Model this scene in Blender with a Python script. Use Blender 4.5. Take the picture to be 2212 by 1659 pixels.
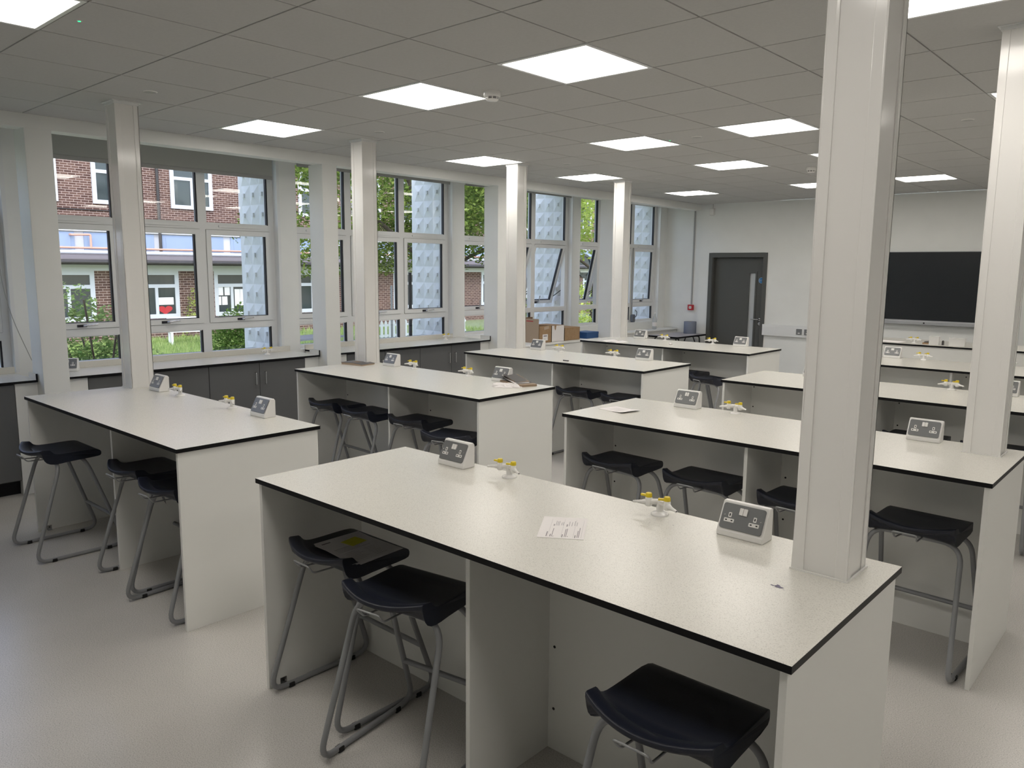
import bpy, math, random
from mathutils import Matrix, Vector
from math import sin, cos, pi, radians

for o in list(bpy.data.objects):
    bpy.data.objects.remove(o, do_unlink=True)
SC = bpy.context.scene
COL = SC.collection
H = 2.82            # ceiling height
ZB = 0.905          # bench top height

# ------------------------------------------------------------------ camera
def cam_matrix(yaw, pitch, roll, loc):
    Ry = Matrix.Rotation(yaw, 3, 'Z')
    Rp = Matrix.Rotation(pitch, 3, 'X')
    Rr = Matrix.Rotation(roll, 3, 'Y')
    R = Ry @ Rp @ Rr                       # columns: right, forward, up
    r, f, u = R.col[0], R.col[1], R.col[2]
    M = Matrix((( r.x, u.x, -f.x, loc[0]), (r.y, u.y, -f.y, loc[1]), (r.z, u.z, -f.z, loc[2]), (0, 0, 0, 1)))
    return M
cd = bpy.data.cameras.new('camera')
cam = bpy.data.objects.new('camera', cd); COL.objects.link(cam)
cd.sensor_width = 36.0
cd.lens = 1685.7 / 2212 * 36.0
cd.clip_start = 0.05; cd.clip_end = 500
cam.matrix_world = cam_matrix(0.7331, -0.1469, -0.0086, (2.9769, -1.3528, H - 1.0712))
SC.camera = cam

# ------------------------------------------------------------------ sky, sun, exposure
wd = bpy.data.worlds.new('sky'); SC.world = wd; wd.use_nodes = True
nt = wd.node_tree; nt.nodes.clear()
sk = nt.nodes.new('ShaderNodeTexSky'); sk.sky_type = 'NISHITA'; sk.sun_disc = False
sk.sun_elevation = radians(50); sk.sun_rotation = radians(120); sk.air_density = 1.0; sk.dust_density = 1.5
bg = nt.nodes.new('ShaderNodeBackground'); bg.inputs[1].default_value = 0.55
wo = nt.nodes.new('ShaderNodeOutputWorld')
hs = nt.nodes.new('ShaderNodeHueSaturation'); hs.inputs['Saturation'].default_value = 0.80; hs.inputs['Hue'].default_value = 0.515; hs.inputs['Value'].default_value = 1.0
nt.links.new(sk.outputs[0], hs.inputs['Color']); nt.links.new(hs.outputs[0], bg.inputs[0]); nt.links.new(bg.outputs[0], wo.inputs[0])
sl = bpy.data.lights.new('sun', 'SUN'); sl.energy = 0.5; sl.angle = radians(2.0); sl.color = (1.0, 0.95, 0.87)
so = bpy.data.objects.new('sun', sl); COL.objects.link(so)
so.rotation_euler = Vector((0.50, 0.42, 0.76)).to_track_quat('Z', 'Y').to_euler()
so.location = (20, 16, 40)
SC.view_settings.view_transform = 'Standard'; SC.view_settings.look = 'None'
SC.view_settings.gamma = 1.0; SC.view_settings.use_curve_mapping = False
SC.view_settings.exposure = 0.42
LIGHT_STRENGTH = 9.0

# ------------------------------------------------------------------ materials
def mat(name, col, rough=0.5, metal=0.0, spec=0.5, coat=0.0):
    m = bpy.data.materials.new(name); m.use_nodes = True
    b = m.node_tree.nodes['Principled BSDF']
    b.inputs['Base Color'].default_value = (*col, 1)
    b.inputs['Roughness'].default_value = rough
    b.inputs['Metallic'].default_value = metal
    b.inputs['Specular IOR Level'].default_value = spec
    if coat:
        b.inputs['Coat Weight'].default_value = coat; b.inputs['Coat Roughness'].default_value = 0.08
    return m
def nodes(m): return m.node_tree.nodes, m.node_tree.links, m.node_tree.nodes['Principled BSDF']
def add_ramp(N, stops):
    r = N.new('ShaderNodeValToRGB'); e = r.color_ramp.elements
    while len(e) > 1: e.remove(e[-1])
    e[0].position, e[0].color = stops[0][0], (*stops[0][1], 1)
    for p, c in stops[1:]:
        k = e.new(p); k.color = (*c, 1)
    return r
def speckle(name, stops, scale, rough, detail=2.0, bump=0.0, spec=0.5, scale2=None, stops2=None):
    m = mat(name, (1, 1, 1), rough, spec=spec); N, L, b = nodes(m)
    tc = N.new('ShaderNodeTexCoord'); ns = N.new('ShaderNodeTexNoise')
    ns.inputs['Scale'].default_value = scale; ns.inputs['Detail'].default_value = detail; ns.inputs['Roughness'].default_value = 0.6
    L.new(tc.outputs['Object'], ns.inputs['Vector'])
    r = add_ramp(N, stops); L.new(ns.outputs['Fac'], r.inputs[0])
    out = r.outputs[0]
    if scale2:
        n2 = N.new('ShaderNodeTexNoise'); n2.inputs['Scale'].default_value = scale2; n2.inputs['Detail'].default_value = 3
        L.new(tc.outputs['Object'], n2.inputs['Vector'])
        r2 = add_ramp(N, stops2); L.new(n2.outputs['Fac'], r2.inputs[0])
        mx = N.new('ShaderNodeMix'); mx.data_type = 'RGBA'; mx.blend_type = 'MULTIPLY'; mx.inputs[0].default_value = 1
        L.new(out, mx.inputs[6]); L.new(r2.outputs[0], mx.inputs[7]); out = mx.outputs[2]
    L.new(out, b.inputs['Base Color'])
    if bump:
        bp = N.new('ShaderNodeBump'); bp.inputs['Strength'].default_value = bump; bp.inputs['Distance'].default_value = 0.002
        L.new(ns.outputs['Fac'], bp.inputs['Height']); L.new(bp.outputs[0], b.inputs['Normal'])
    return m

M = {}
M['laminate'] = speckle('speckled_laminate', [(0.28, (0.36, 0.345, 0.31)), (0.36, (0.59, 0.575, 0.53)), (0.46, (0.67, 0.655, 0.60)), (0.60, (0.715, 0.70, 0.645)), (0.74, (0.65, 0.635, 0.585))], 330, 0.26, 2.5)
M['edge'] = mat('black_core_edge', (0.004, 0.004, 0.005), 0.45, spec=0.2)
M['panel'] = mat('white_melamine', (0.80, 0.80, 0.77), 0.42)
M['dark'] = mat('black_hole', (0.004, 0.004, 0.004), 0.6)
M['navy'] = speckle('navy_plastic', [(0.3, (0.006, 0.008, 0.017)), (0.7, (0.010, 0.013, 0.026))], 500, 0.42, 1.0, bump=0.15)
M['greymetal'] = mat('grey_powder_coat', (0.25, 0.255, 0.265), 0.36)
M['wire'] = mat('grey_wire', (0.30, 0.305, 0.31), 0.3, 0.2)
M['chrome'] = mat('satin_chrome', (0.62, 0.62, 0.62), 0.25, 1.0)
M['wall'] = speckle('white_wall_paint', [(0.3, (0.76, 0.77, 0.75)), (0.7, (0.79, 0.80, 0.78))], 3, 0.62, 2)
M['upvc'] = mat('white_upvc', (0.74, 0.75, 0.75), 0.28)
M['column'] = mat('gloss_white_cladding', (0.80, 0.79, 0.77), 0.12)
M['gasket'] = mat('black_gasket', (0.006, 0.006, 0.012), 0.5)
M['tile'] = speckle('ceiling_tile', [(0.3, (0.51, 0.508, 0.50)), (0.7, (0.535, 0.532, 0.524))], 60, 0.9, 3, spec=0.1)
M['grid'] = mat('ceiling_grid_metal', (0.52, 0.515, 0.505), 0.5)
M['floor'] = speckle('speckled_vinyl', [(0.32, (0.36, 0.345, 0.32)), (0.45, (0.54, 0.52, 0.49)), (0.56, (0.59, 0.57, 0.54)), (0.7, (0.67, 0.65, 0.62))], 230, 0.25, 3.0,
                     scale2=2.2, stops2=[(0.3, (0.93, 0.93, 0.93)), (0.7, (1, 1, 1))])
M['cupboard'] = mat('graphite_door', (0.108, 0.110, 0.110), 0.42)
M['doorgrey'] = mat('dark_grey_paint', (0.082, 0.083, 0.078), 0.42)
M['white'] = mat('white_plastic', (0.80, 0.79, 0.77), 0.25)
M['steelplate'] = mat('grey_faceplate', (0.20, 0.205, 0.21), 0.36, 0.35)
M['yellow'] = mat('yellow_plastic', (0.72, 0.55, 0.02), 0.35)
M['paper'] = mat('paper', (0.80, 0.77, 0.76), 0.7, spec=0.2)
M['ink'] = mat('grey_print', (0.24, 0.23, 0.24), 0.7, spec=0.1)
M['inklight'] = mat('pale_print', (0.42, 0.40, 0.41), 0.7, spec=0.1)
M['postit'] = mat('yellow_note', (0.72, 0.70, 0.03), 0.7)
M['kraft'] = speckle('kraft_card', [(0.3, (0.30, 0.19, 0.10)), (0.7, (0.36, 0.235, 0.13))], 25, 0.8, 3)
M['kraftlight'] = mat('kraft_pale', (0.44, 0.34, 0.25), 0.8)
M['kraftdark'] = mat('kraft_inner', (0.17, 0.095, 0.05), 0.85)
M['blue'] = mat('blue_card', (0.015, 0.075, 0.22), 0.5)
M['red'] = mat('red_plastic', (0.45, 0.02, 0.03), 0.35)
M['bluesign'] = mat('blue_sign', (0.015, 0.19, 0.47), 0.4)
M['screen'] = mat('black_screen', (0.006, 0.009, 0.013), 0.24)
M['alu'] = mat('silver_bezel', (0.40, 0.41, 0.43), 0.35, 0.3)
M['roll'] = mat('blue_grey_tissue', (0.20, 0.225, 0.29), 0.9)
M['paleglass'] = mat('pale_glass', (0.50, 0.53, 0.55), 0.25)
M['blindfabric'] = mat('grey_blind_fabric', (0.40, 0.41, 0.385), 0.85)
M['blindbar'] = mat('grey_blind_bar', (0.33, 0.33, 0.32), 0.6)
M['concrete'] = speckle('pale_concrete', [(0.3, (0.70, 0.71, 0.69)), (0.7, (0.76, 0.77, 0.75))], 14, 0.8, 4)
M['magdark'] = mat('glossy_cover', (0.07, 0.065, 0.065), 0.3)
M['magbrown'] = mat('brown_cover', (0.28, 0.20, 0.13), 0.5)
M['slate'] = mat('slate_grey', (0.12, 0.13, 0.15), 0.6)
M['darkpost'] = mat('dark_post', (0.02, 0.02, 0.022), 0.5)
M['greypost'] = mat('grey_post', (0.13, 0.14, 0.14), 0.5)
M['roofing'] = mat('roof_felt', (0.16, 0.14, 0.14), 0.8)
M['fascia'] = mat('brown_fascia', (0.035, 0.03, 0.028), 0.6)
M['copper'] = mat('copper_pipe', (0.62, 0.33, 0.24), 0.4)
M['bluepanel'] = mat('pale_blue_panel', (0.27, 0.34, 0.47), 0.5)
M['bark'] = speckle('bark', [(0.3, (0.035, 0.025, 0.018)), (0.7, (0.09, 0.07, 0.05))], 12, 0.9, 4)
M['soil'] = mat('soil', (0.07, 0.05, 0.035), 0.95)
M['glassdark'] = mat('far_window_glass', (0.03, 0.04, 0.045), 0.06)
M['greyled'] = mat('grey_trim', (0.35, 0.35, 0.34), 0.5)

def emit(name, col, s):
    m = bpy.data.materials.new(name); m.use_nodes = True; N = m.node_tree.nodes; N.clear()
    e = N.new('ShaderNodeEmission'); e.inputs[0].default_value = (*col, 1); e.inputs[1].default_value = s
    o = N.new('ShaderNodeOutputMaterial'); m.node_tree.links.new(e.outputs[0], o.inputs[0]); return m
M['led'] = emit('led_diffuser', (1.0, 0.945, 0.87), LIGHT_STRENGTH)
M['green'] = emit('green_indicator', (0.05, 1.0, 0.35), 1.2)

def glass(name):
    m = bpy.data.materials.new(name); m.use_nodes = True; N = m.node_tree.nodes; L = m.node_tree.links; N.clear()
    g = N.new('ShaderNodeNewGeometry'); mr = N.new('ShaderNodeMapRange')
    mr.inputs[3].default_value = 1.45; mr.inputs[4].default_value = 1 / 1.45
    L.new(g.outputs['Backfacing'], mr.inputs[0])
    f = N.new('ShaderNodeFresnel'); L.new(mr.outputs[0], f.inputs[0])
    t = N.new('ShaderNodeBsdfTransparent'); t.inputs[0].default_value = (0.97, 0.985, 0.98, 1)
    gl = N.new('ShaderNodeBsdfGlossy'); gl.inputs['Roughness'].default_value = 0.0
    mx = N.new('ShaderNodeMixShader'); L.new(f.outputs[0], mx.inputs[0]); L.new(t.outputs[0], mx.inputs[1]); L.new(gl.outputs[0], mx.inputs[2])
    o = N.new('ShaderNodeOutputMaterial'); L.new(mx.outputs[0], o.inputs[0]); return m
M['glass'] = glass('clear_glass')

def leafmat(name, c1, c2):
    m = bpy.data.materials.new(name); m.use_nodes = True; N = m.node_tree.nodes; L = m.node_tree.links; N.clear()
    tc = N.new('ShaderNodeTexCoord'); ns = N.new('ShaderNodeTexNoise'); ns.inputs['Scale'].default_value = 9.0; ns.inputs['Detail'].default_value = 3
    L.new(tc.outputs['Object'], ns.inputs['Vector'])
    gm = N.new('ShaderNodeNewGeometry'); mm = N.new('ShaderNodeMath'); mm.operation = 'MULTIPLY_ADD'; mm.inputs[1].default_value = 0.5
    L.new(gm.outputs['Random Per Island'], mm.inputs[0]); m2 = N.new('ShaderNodeMath'); m2.operation = 'MULTIPLY'; m2.inputs[1].default_value = 0.5
    L.new(ns.outputs['Fac'], m2.inputs[0]); L.new(m2.outputs[0], mm.inputs[2])
    r = add_ramp(N, [(0.22, c1), (0.75, c2)]); L.new(mm.outputs[0], r.inputs[0])
    d = N.new('ShaderNodeBsdfDiffuse'); t = N.new('ShaderNodeBsdfTranslucent')
    L.new(r.outputs[0], d.inputs[0]); L.new(r.outputs[0], t.inputs[0])
    mx = N.new('ShaderNodeMixShader'); mx.inputs[0].default_value = 0.45
    L.new(d.outputs[0], mx.inputs[1]); L.new(t.outputs[0], mx.inputs[2])
    o = N.new('ShaderNodeOutputMaterial'); L.new(mx.outputs[0], o.inputs[0]); return m
M['leaf'] = leafmat('tree_leaf', (0.055, 0.115, 0.02), (0.30, 0.37, 0.09))
M['leafyellow'] = leafmat('spring_leaf', (0.34, 0.46, 0.10), (0.52, 0.58, 0.16))
M['leafshrub'] = leafmat('shrub_leaf', (0.12, 0.22, 0.07), (0.30, 0.38, 0.14))
M['leafhedge'] = leafmat('hedge_leaf', (0.05, 0.11, 0.02), (0.14, 0.22, 0.05))
M['grass'] = leafmat('grass_blade', (0.24, 0.36, 0.10), (0.48, 0.57, 0.22))
M['lawn'] = speckle('lawn_ground', [(0.3, (0.15, 0.19, 0.085)), (0.7, (0.25, 0.29, 0.14))], 6, 0.9, 4)

def brick():
    m = mat('brown_brick', (1, 1, 1), 0.85, spec=0.2); N, L, b = nodes(m)
    tc = N.new('ShaderNodeTexCoord'); sp = N.new('ShaderNodeSeparateXYZ'); cb = N.new('ShaderNodeCombineXYZ')
    L.new(tc.outputs['Object'], sp.inputs[0]); L.new(sp.outputs[1], cb.inputs[0]); L.new(sp.outputs[2], cb.inputs[1])
    bt = N.new('ShaderNodeTexBrick'); L.new(cb.outputs[0], bt.inputs['Vector'])
    bt.inputs['Scale'].default_value = 1.0; bt.inputs['Brick Width'].default_value = 0.225; bt.inputs['Row Height'].default_value = 0.075
    bt.inputs['Mortar Size'].default_value = 0.008; bt.inputs['Mortar Smooth'].default_value = 0.2; bt.inputs['Bias'].default_value = 0.0
    bt.inputs['Color1'].default_value = (0.070, 0.034, 0.027, 1); bt.inputs['Color2'].default_value = (0.135, 0.075, 0.056, 1)
    bt.inputs['Mortar'].default_value = (0.40, 0.31, 0.27, 1)
    L.new(bt.outputs['Color'], b.inputs['Base Color']); return m
M['brick'] = brick()
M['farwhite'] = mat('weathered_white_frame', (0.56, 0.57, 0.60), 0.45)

# ------------------------------------------------------------------ mesh helpers
def fillet(pts, r, k=6, closed=False):
    P = [Vector(p) for p in pts]; n = len(P); out = []
    for i in range(n):
        if not closed and i in (0, n - 1): out.append(P[i]); continue
        a, b, c = P[i - 1], P[i], P[(i + 1) % n]
        rr = r[i] if isinstance(r, (list, tuple)) else r
        u = (a - b); v = (c - b); d = min(rr, u.length * 0.49, v.length * 0.49)
        p0 = b + u.normalized() * d; p1 = b + v.normalized() * d
        for j in range(k + 1):
            t = j / k; out.append(p0 * (1 - t) ** 2 + b * 2 * t * (1 - t) + p1 * t * t)
    return out

class MB:
    def __init__(s): s.v = []; s.f = []; s.m = []; s.sm = []
    def add(s, vs, fs, mi=0, smooth=False, T=None):
        o = len(s.v)
        for p in vs: s.v.append(tuple(T @ Vector(p)) if T is not None else tuple(p))
        for f in fs: s.f.append([i + o for i in f]); s.m.append(mi); s.sm.append(smooth)
    def box(s, x0, x1, y0, y1, z0, z1, mi=0, T=None, top=None):
        vs = [(x0, y0, z0), (x1, y0, z0), (x1, y1, z0), (x0, y1, z0), (x0, y0, z1), (x1, y0, z1), (x1, y1, z1), (x0, y1, z1)]
        s.add(vs, [(0, 3, 2, 1), (0, 1, 5, 4), (1, 2, 6, 5), (2, 3, 7, 6), (3, 0, 4, 7)], mi, False, T)
        s.add(vs, [(4, 5, 6, 7)], mi if top is None else top, False, T)
        return s
    def prism(s, poly, a0, a1, axis='x', mi=0, T=None, smooth=False):
        # poly of 2D points in the plane across the axis
        def P(q, a): return {'x': (a, q[0], q[1]), 'y': (q[0], a, q[1]), 'z': (q[0], q[1], a)}[axis]
        n = len(poly); vs = [P(q, a0) for q in poly] + [P(q, a1) for q in poly]
        s.add(vs, [(i, (i + 1) % n, n + (i + 1) % n, n + i) for i in range(n)], mi, smooth, T)
        s.add(vs, [tuple(range(n - 1, -1, -1)), tuple(range(n, 2 * n))], mi, False, T); return s
    def rrect(s, w, h, r, a0, a1, mi=0, T=None, cx=0, cy=0, k=4):
        poly = []
        for (sx, sy, st) in ((1, 1, 0), (-1, 1, 90), (-1, -1, 180), (1, -1, 270)):
            for j in range(k + 1):
                a = radians(st + 90 * j / k)
                poly.append((cx + sx * (w / 2 - r) + r * cos(a), cy + sy * (h / 2 - r) + r * sin(a)))
        return s.prism(poly, a0, a1, 'z', mi, T)
    def tube(s, pts, r, n=10, mi=0, closed=False, T=None, caps=True):
        P = [Vector(p) for p in pts]; m = len(P); rings = []
        up = None
        for i in range(m):
            if closed: t = (P[(i + 1) % m] - P[i - 1])
            else: t = P[min(i + 1, m - 1)] - P[max(i - 1, 0)]
            t.normalize()
            if up is None:
                up = Vector((0, 0, 1)) if abs(t.z) < 0.9 else Vector((1, 0, 0))
            a = up - t * up.dot(t); a.normalize(); up = a; b = t.cross(a)
            rr = r[i] if isinstance(r, (list, tuple)) else r
            rings.append([P[i] + (a * cos(2 * pi * k / n) + b * sin(2 * pi * k / n)) * rr for k in range(n)])
        vs = [p for rg in rings for p in rg]; fs = []
        for i in range(m if closed else m - 1):
            j = (i + 1) % m
            off = 0
            if closed and j == 0:
                best = min(range(n), key=lambda q: (rings[0][q] - rings[i][0]).length); off = best
            for k in range(n):
                fs.append((i * n + k, i * n + (k + 1) % n, j * n + (k + 1 + off) % n, j * n + (k + off) % n))
        s.add(vs, fs, mi, True, T)
        if not closed and caps:
            s.add(rings[0], [tuple(range(n - 1, -1, -1))], mi, False, T); s.add(rings[-1], [tuple(range(n))], mi, False, T)
        return s
    def lathe(s, prof, n=20, mi=0, T=None, smooth=True):
        vs = []; fs = []; m = len(prof)
        for (r, z) in prof:
            for k in range(n): vs.append((r * cos(2 * pi * k / n), r * sin(2 * pi * k / n), z))
        for i in range(m - 1):
            for k in range(n): fs.append((i * n + k, i * n + (k + 1) % n, (i + 1) * n + (k + 1) % n, (i + 1) * n + k))
        s.add(vs, fs, mi, smooth, T)
        s.add(vs[:n], [tuple(range(n - 1, -1, -1))], mi, False, T); s.add(vs[-n:], [tuple(range(n))], mi, False, T); return s
    def build(s, name, mats, parent=None, loc=None, bevel=0.0, seg=2, weld=False):
        me = bpy.data.meshes.new(name); me.from_pydata(s.v, [], s.f)
        if not isinstance(mats, (list, tuple)): mats = [mats]
        for m in mats: me.materials.append(M[m] if isinstance(m, str) else m)
        me.polygons.foreach_set('material_index', s.m); me.polygons.foreach_set('use_smooth', s.sm)
        if weld or bevel:
            import bmesh
            bm = bmesh.new(); bm.from_mesh(me); bmesh.ops.remove_doubles(bm, verts=bm.verts, dist=1e-6); bm.to_mesh(me); bm.free()
        me.update()
        o = bpy.data.objects.new(name, me); COL.objects.link(o)
        if parent: o.parent = parent
        if loc: o.location = loc
        if bevel:
            b = o.modifiers.new('bevel', 'BEVEL'); b.width = bevel; b.segments = seg; b.limit_method = 'ANGLE'; b.angle_limit = radians(40)
        return o

def tag(o, label=None, cat=None, group=None, kind=None):
    if label: o['label'] = label
    if cat: o['category'] = cat
    if group: o['group'] = group
    if kind: o['kind'] = kind
    return o
def empty(name, loc=(0, 0, 0), rz=0.0, label=None, cat=None, group=None, kind=None):
    o = bpy.data.objects.new(name, None); COL.objects.link(o); o.location = loc; o.rotation_euler = (0, 0, rz); o.empty_display_size = 0.1
    return tag(o, label, cat, group, kind)
def dup(root, loc, rz=0.0, label=None, group=None):
    r = root.copy(); COL.objects.link(r); r.location = loc; r.rotation_euler = (0, 0, rz)
    if label: r['label'] = label
    if group: r['group'] = group
    for ch in list(root.children):
        c = ch.copy(); COL.objects.link(c); c.parent = r
        for g in ch.children:
            d = g.copy(); COL.objects.link(d); d.parent = c
    return r
def struct(o, label, cat): return tag(o, label, cat, None, 'structure')

# ================================================================== ROOM SHELL
XR, YB, YF = 5.7, -3.0, 10.52         # right wall, back wall, far wall
XC = -3.53                            # ceiling edge / bulkhead face
struct(MB().box(-4.9, XR + 0.2, YB - 0.2, YF + 0.4, -0.25, 0.0).build('floor', 'floor'), 'pale speckled vinyl classroom floor', 'floor')
b = MB().box(-4.6, XR + 0.2, YB - 0.2, YF + 0.4, 2.93, 3.25)
lights = [(x, y) for y in (-0.6, 1.8, 4.2, 6.0, 8.4) for x in (-3.0, -1.2, 0.0, 1.8) if (x, y) != (-3.0, -0.6)] + [(3.6, 1.8), (3.6, 4.2), (3.6, -0.6)]
b.box(XC, XR, YB, YF, H + 0.006, 2.94, 1)
for i in range(-6, 10):
    for j in range(-5, 18):
        x0, y0 = i * 0.6, j * 0.6
        if any(abs(x0 - lx) < 0.01 and abs(y0 - ly) < 0.01 for lx, ly in lights): continue
        x1, y1 = min(x0 + 0.6, XR), min(y0 + 0.6, YF)
        x0 = max(x0, XC + 0.002)
        if x1 - x0 < 0.03 or y1 - y0 < 0.03: continue
        g = 0.0048
        b.box(x0 + g, x1 - g, y0 + g, y1 - g, H, H + 0.007, 2)
struct(b.build('ceiling', ['wall', 'grid', 'tile']), 'suspended grid ceiling of white square tiles', 'ceiling')
# far wall with door opening, left end set back a little
b = MB()
b.box(-3.54, -3.305, YF, YF + 0.25, 0, H); b.box(-2.39, XR, YF, YF + 0.25, 0, H); b.box(-3.305, -2.39, YF, YF + 0.25, 1.985, H)
b.box(-3.32, -2.37, YF + 0.20, YF + 0.25, 0, 2.0)  # unseen panel added behind the door to block sky light through the gap
b.box(-4.25, -3.54, YF + 0.035, YF + 0.25, 0, H + 0.1)
struct(b.build('wall_far', 'wall'), 'white far wall with the door and screen', 'wall')
struct(MB().box(XR, XR + 0.2, YB, YF, 0, H).build('wall_right', 'wall'), 'white wall outside the picture to the right', 'wall')
struct(MB().box(-4.6, XR, YB - 0.2, YB, 0, H).build('wall_back', 'wall'), 'white wall behind the camera', 'wall')
# window wall
XS, XW = -4.19, -4.27                 # strip face, window frame face
edges = [(-1.61, 0.61), (0.83, 3.037), (3.257, 5.472), (5.686, 7.90), (8.10, 10.33)]
b = MB()
b.box(-4.45, XS, YB, YF + 0.2, 0, 0.885)
b.box(-4.45, XS, YB, YF + 0.2, 2.86, 3.0)
prev = YB
for (a, c) in edges:
    b.box(-4.45, XS, prev + (0.03 if prev > YB else 0), a, 0.885, 2.86); prev = c
b.box(-4.45, XS, prev + 0.03, YF + 0.1, 0.885, 2.86)
for (a, c) in edges:   # soft reveal trims beside each frame
    b.box(XW, XS, c, c + 0.03, 0.885, 2.86, 1)
struct(b.build('wall_left', ['wall', 'upvc']), 'white window wall with narrow strips between windows', 'wall')
struct(MB().box(-3.68, XC, YB, YF, 2.722, H + 0.005).build('trim_1', 'wall', bevel=0.004), 'long white bulkhead along the ceiling edge above the windows', 'trim')
# boxed piers standing in front of the windows
for k, (y0, y1) in enumerate([(0.605, 0.787), (3.13, 3.298), (5.598, 5.748), (8.0, 8.16)]):
    o = MB().box(-3.76, XC, y0, y1, 0, 2.725).build('pier', 'wall', bevel=0.003)
    struct(o, ['white boxed pier before the first full window, near the front left bench', 'white boxed pier at the end of the first run of grey cupboards',
               'white boxed pier beside the third window, between cupboards and cardboard boxes', 'white boxed pier behind the farthest slim column by the blue box'][k], 'pier')

# ------------------------------------------------------------------ windows
ZT = dict(bot=0.918, p1=1.138, s0=1.205, g0=1.250, g1=2.045, s1=2.092, u0=2.157, top=2.84)
mull = {0: [-0.87, -0.13], 1: [1.51, 2.28], 2: [3.96, 4.725], 3: [6.43, 7.115], 4: [8.69, 9.62]}
opened = {3: [3, 17, 17], 4: [13, 17, 2]}
def make_window(wi, y0, y1):
    W = empty('window_%d' % (wi + 1), (XW, 0, 0), kind='structure',
              label=['white framed window cut off at the left edge', 'white framed window with the half drawn grey blind', 'white framed window looking onto the leafy tree',
                     'white framed window with tilted open sashes behind the cardboard boxes', 'white framed window nearest the far wall'][wi], cat='window')
    ms = [y0] + mull[wi] + [y1]
    fr = MB(); fw = 0.042
    fr.box(-0.07, 0, y0, y0 + fw, 0.885, 2.86); fr.box(-0.07, 0, y1 - fw - 0.02, y1, 0.885, 2.86)
    ya, yb = y0 + fw, y1 - fw - 0.02
    rails = [(0.885, ZT['bot']), (ZT['p1'], ZT['s0'] - 0.004), (ZT['s1'] + 0.004, ZT['u0']), (2.80, 2.86)]
    for (z0, z1) in rails: fr.box(-0.07, 0, ya, yb, z0, z1)
    for m in mull[wi]:
        for q in range(3): fr.box(-0.07, 0, m - 0.042, m + 0.042, rails[q][1], rails[q + 1][0])
    for i in range(3):   # trickle vents above the sashes
        a = ms[i] + 0.16; c = ms[i + 1] - 0.16
        fr.rrect(c - a, 0.022, 0.008, 0, 0.010, T=Matrix.Translation((0, (a + c) / 2, 2.128)) @ Matrix(((0, 0, 1, 0), (1, 0, 0, 0), (0, 1, 0, 0), (0, 0, 0, 1))))
    fr.build('frame', 'upvc', W)
    for i in range(3):
        a = ms[i] + (fw if i == 0 else 0.042); c = ms[i + 1] - (fw + 0.02 if i == 2 else 0.042)
        for (z0, z1) in ((ZT['bot'], ZT['p1']), (ZT['u0'], 2.80)):
            p = MB().box(-0.042, -0.036, a, c, z0, z1)
            p.build('pane', 'glass', W)
            g = MB(); t = 0.013
            g.box(-0.036, -0.006, a, a + 0.004, z0, z1, 0); g.box(-0.036, -0.004, c - t, c, z0, z1, 1)
            g.box(-0.036, -0.006, a, c, z0, z0 + 0.005, 0); g.box(-0.036, -0.006, a, c, z1 - 0.005, z1, 0)
            g.build('gasket', ['upvc', 'gasket'], W)
        # top hung sash
        ang = opened.get(wi, [0, 0, 0])[i]
        zh = ZT['s1']; yc = (a + c) / 2
        S = MB(); hw = (c - a) / 2 + 0.012; hh = ZT['s1'] - ZT['s0']; bw = 0.048
        for (q0, q1, r0, r1) in ((-hw, -hw + bw, -hh, 0), (hw - bw, hw, -hh, 0), (-hw + bw, hw - bw, -hh, -hh + bw), (-hw + bw, hw - bw, -bw, 0)):
            S.box(-0.05, 0.010, q0, q1, r0, r1, 0)
        S.box(-0.03, 0.0, hw - bw - 0.012, hw - bw + 0.001, -hh + bw, -bw, 1)
        S.box(-0.03, 0.0, -hw + bw - 0.001, -hw + bw + 0.004, -hh + bw, -bw, 0)
        S.box(-0.03, 0.002, -hw + bw, hw - bw, -hh + bw - 0.001, -hh + bw + 0.005, 1)
        if ang == 0:
            for (q0, q1, r0, r1) in ((-hw - 0.003, -hw, -hh, 0), (hw, hw + 0.003, -hh, 0), (-hw, hw, -hh - 0.003, -hh), (-hw, hw, 0, 0.003)):
                S.box(-0.04, 0.004, q0, q1, r0, r1, 2)
        s = S.build('sash', ['upvc', 'gasket', 'greyled'], W, (0, yc, zh)); s.rotation_euler = (0, radians(ang), 0)
        MB().box(-0.034, -0.028, -hw + bw - 0.005, hw - bw + 0.005, -hh + bw - 0.005, -bw + 0.005).build('pane', 'glass', s)
        hd = MB()
        T = Matrix.Translation((0.010, 0.0, -hh + 0.024))
        hd.box(0, 0.012, -0.055, 0.02, -0.011, 0.011, 1, T)
        if ang < 3 and wi < 3:
            hd.tube(fillet([(0.012, -0.01, 0), (0.035, -0.005, 0.002), (0.04, 0.10, 0.012)], 0.02, 4), 0.0075, 8, 0, T=T)
        else:
            hd.tube(fillet([(0.012, -0.01, 0), (0.035, -0.008, 0.005), (0.04, -0.012, 0.11)], 0.02, 4), 0.0075, 8, 0, T=T)
        hd.build('handle', ['chrome', 'gasket'], s)
        if ang > 8:
            for e in (-1, 1):
                st = MB(); st.box(-0.30, 0.0, -0.006, 0.006, -0.004, 0.004)
                so_ = st.build('stay', 'darkpost', W, (-0.015, yc + e * (hw - 0.003), zh - 0.62)); so_.rotation_euler = (0, radians(-32), 0)
    return W
for wi, (y0, y1) in enumerate(edges): make_window(wi, y0, y1)

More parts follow.
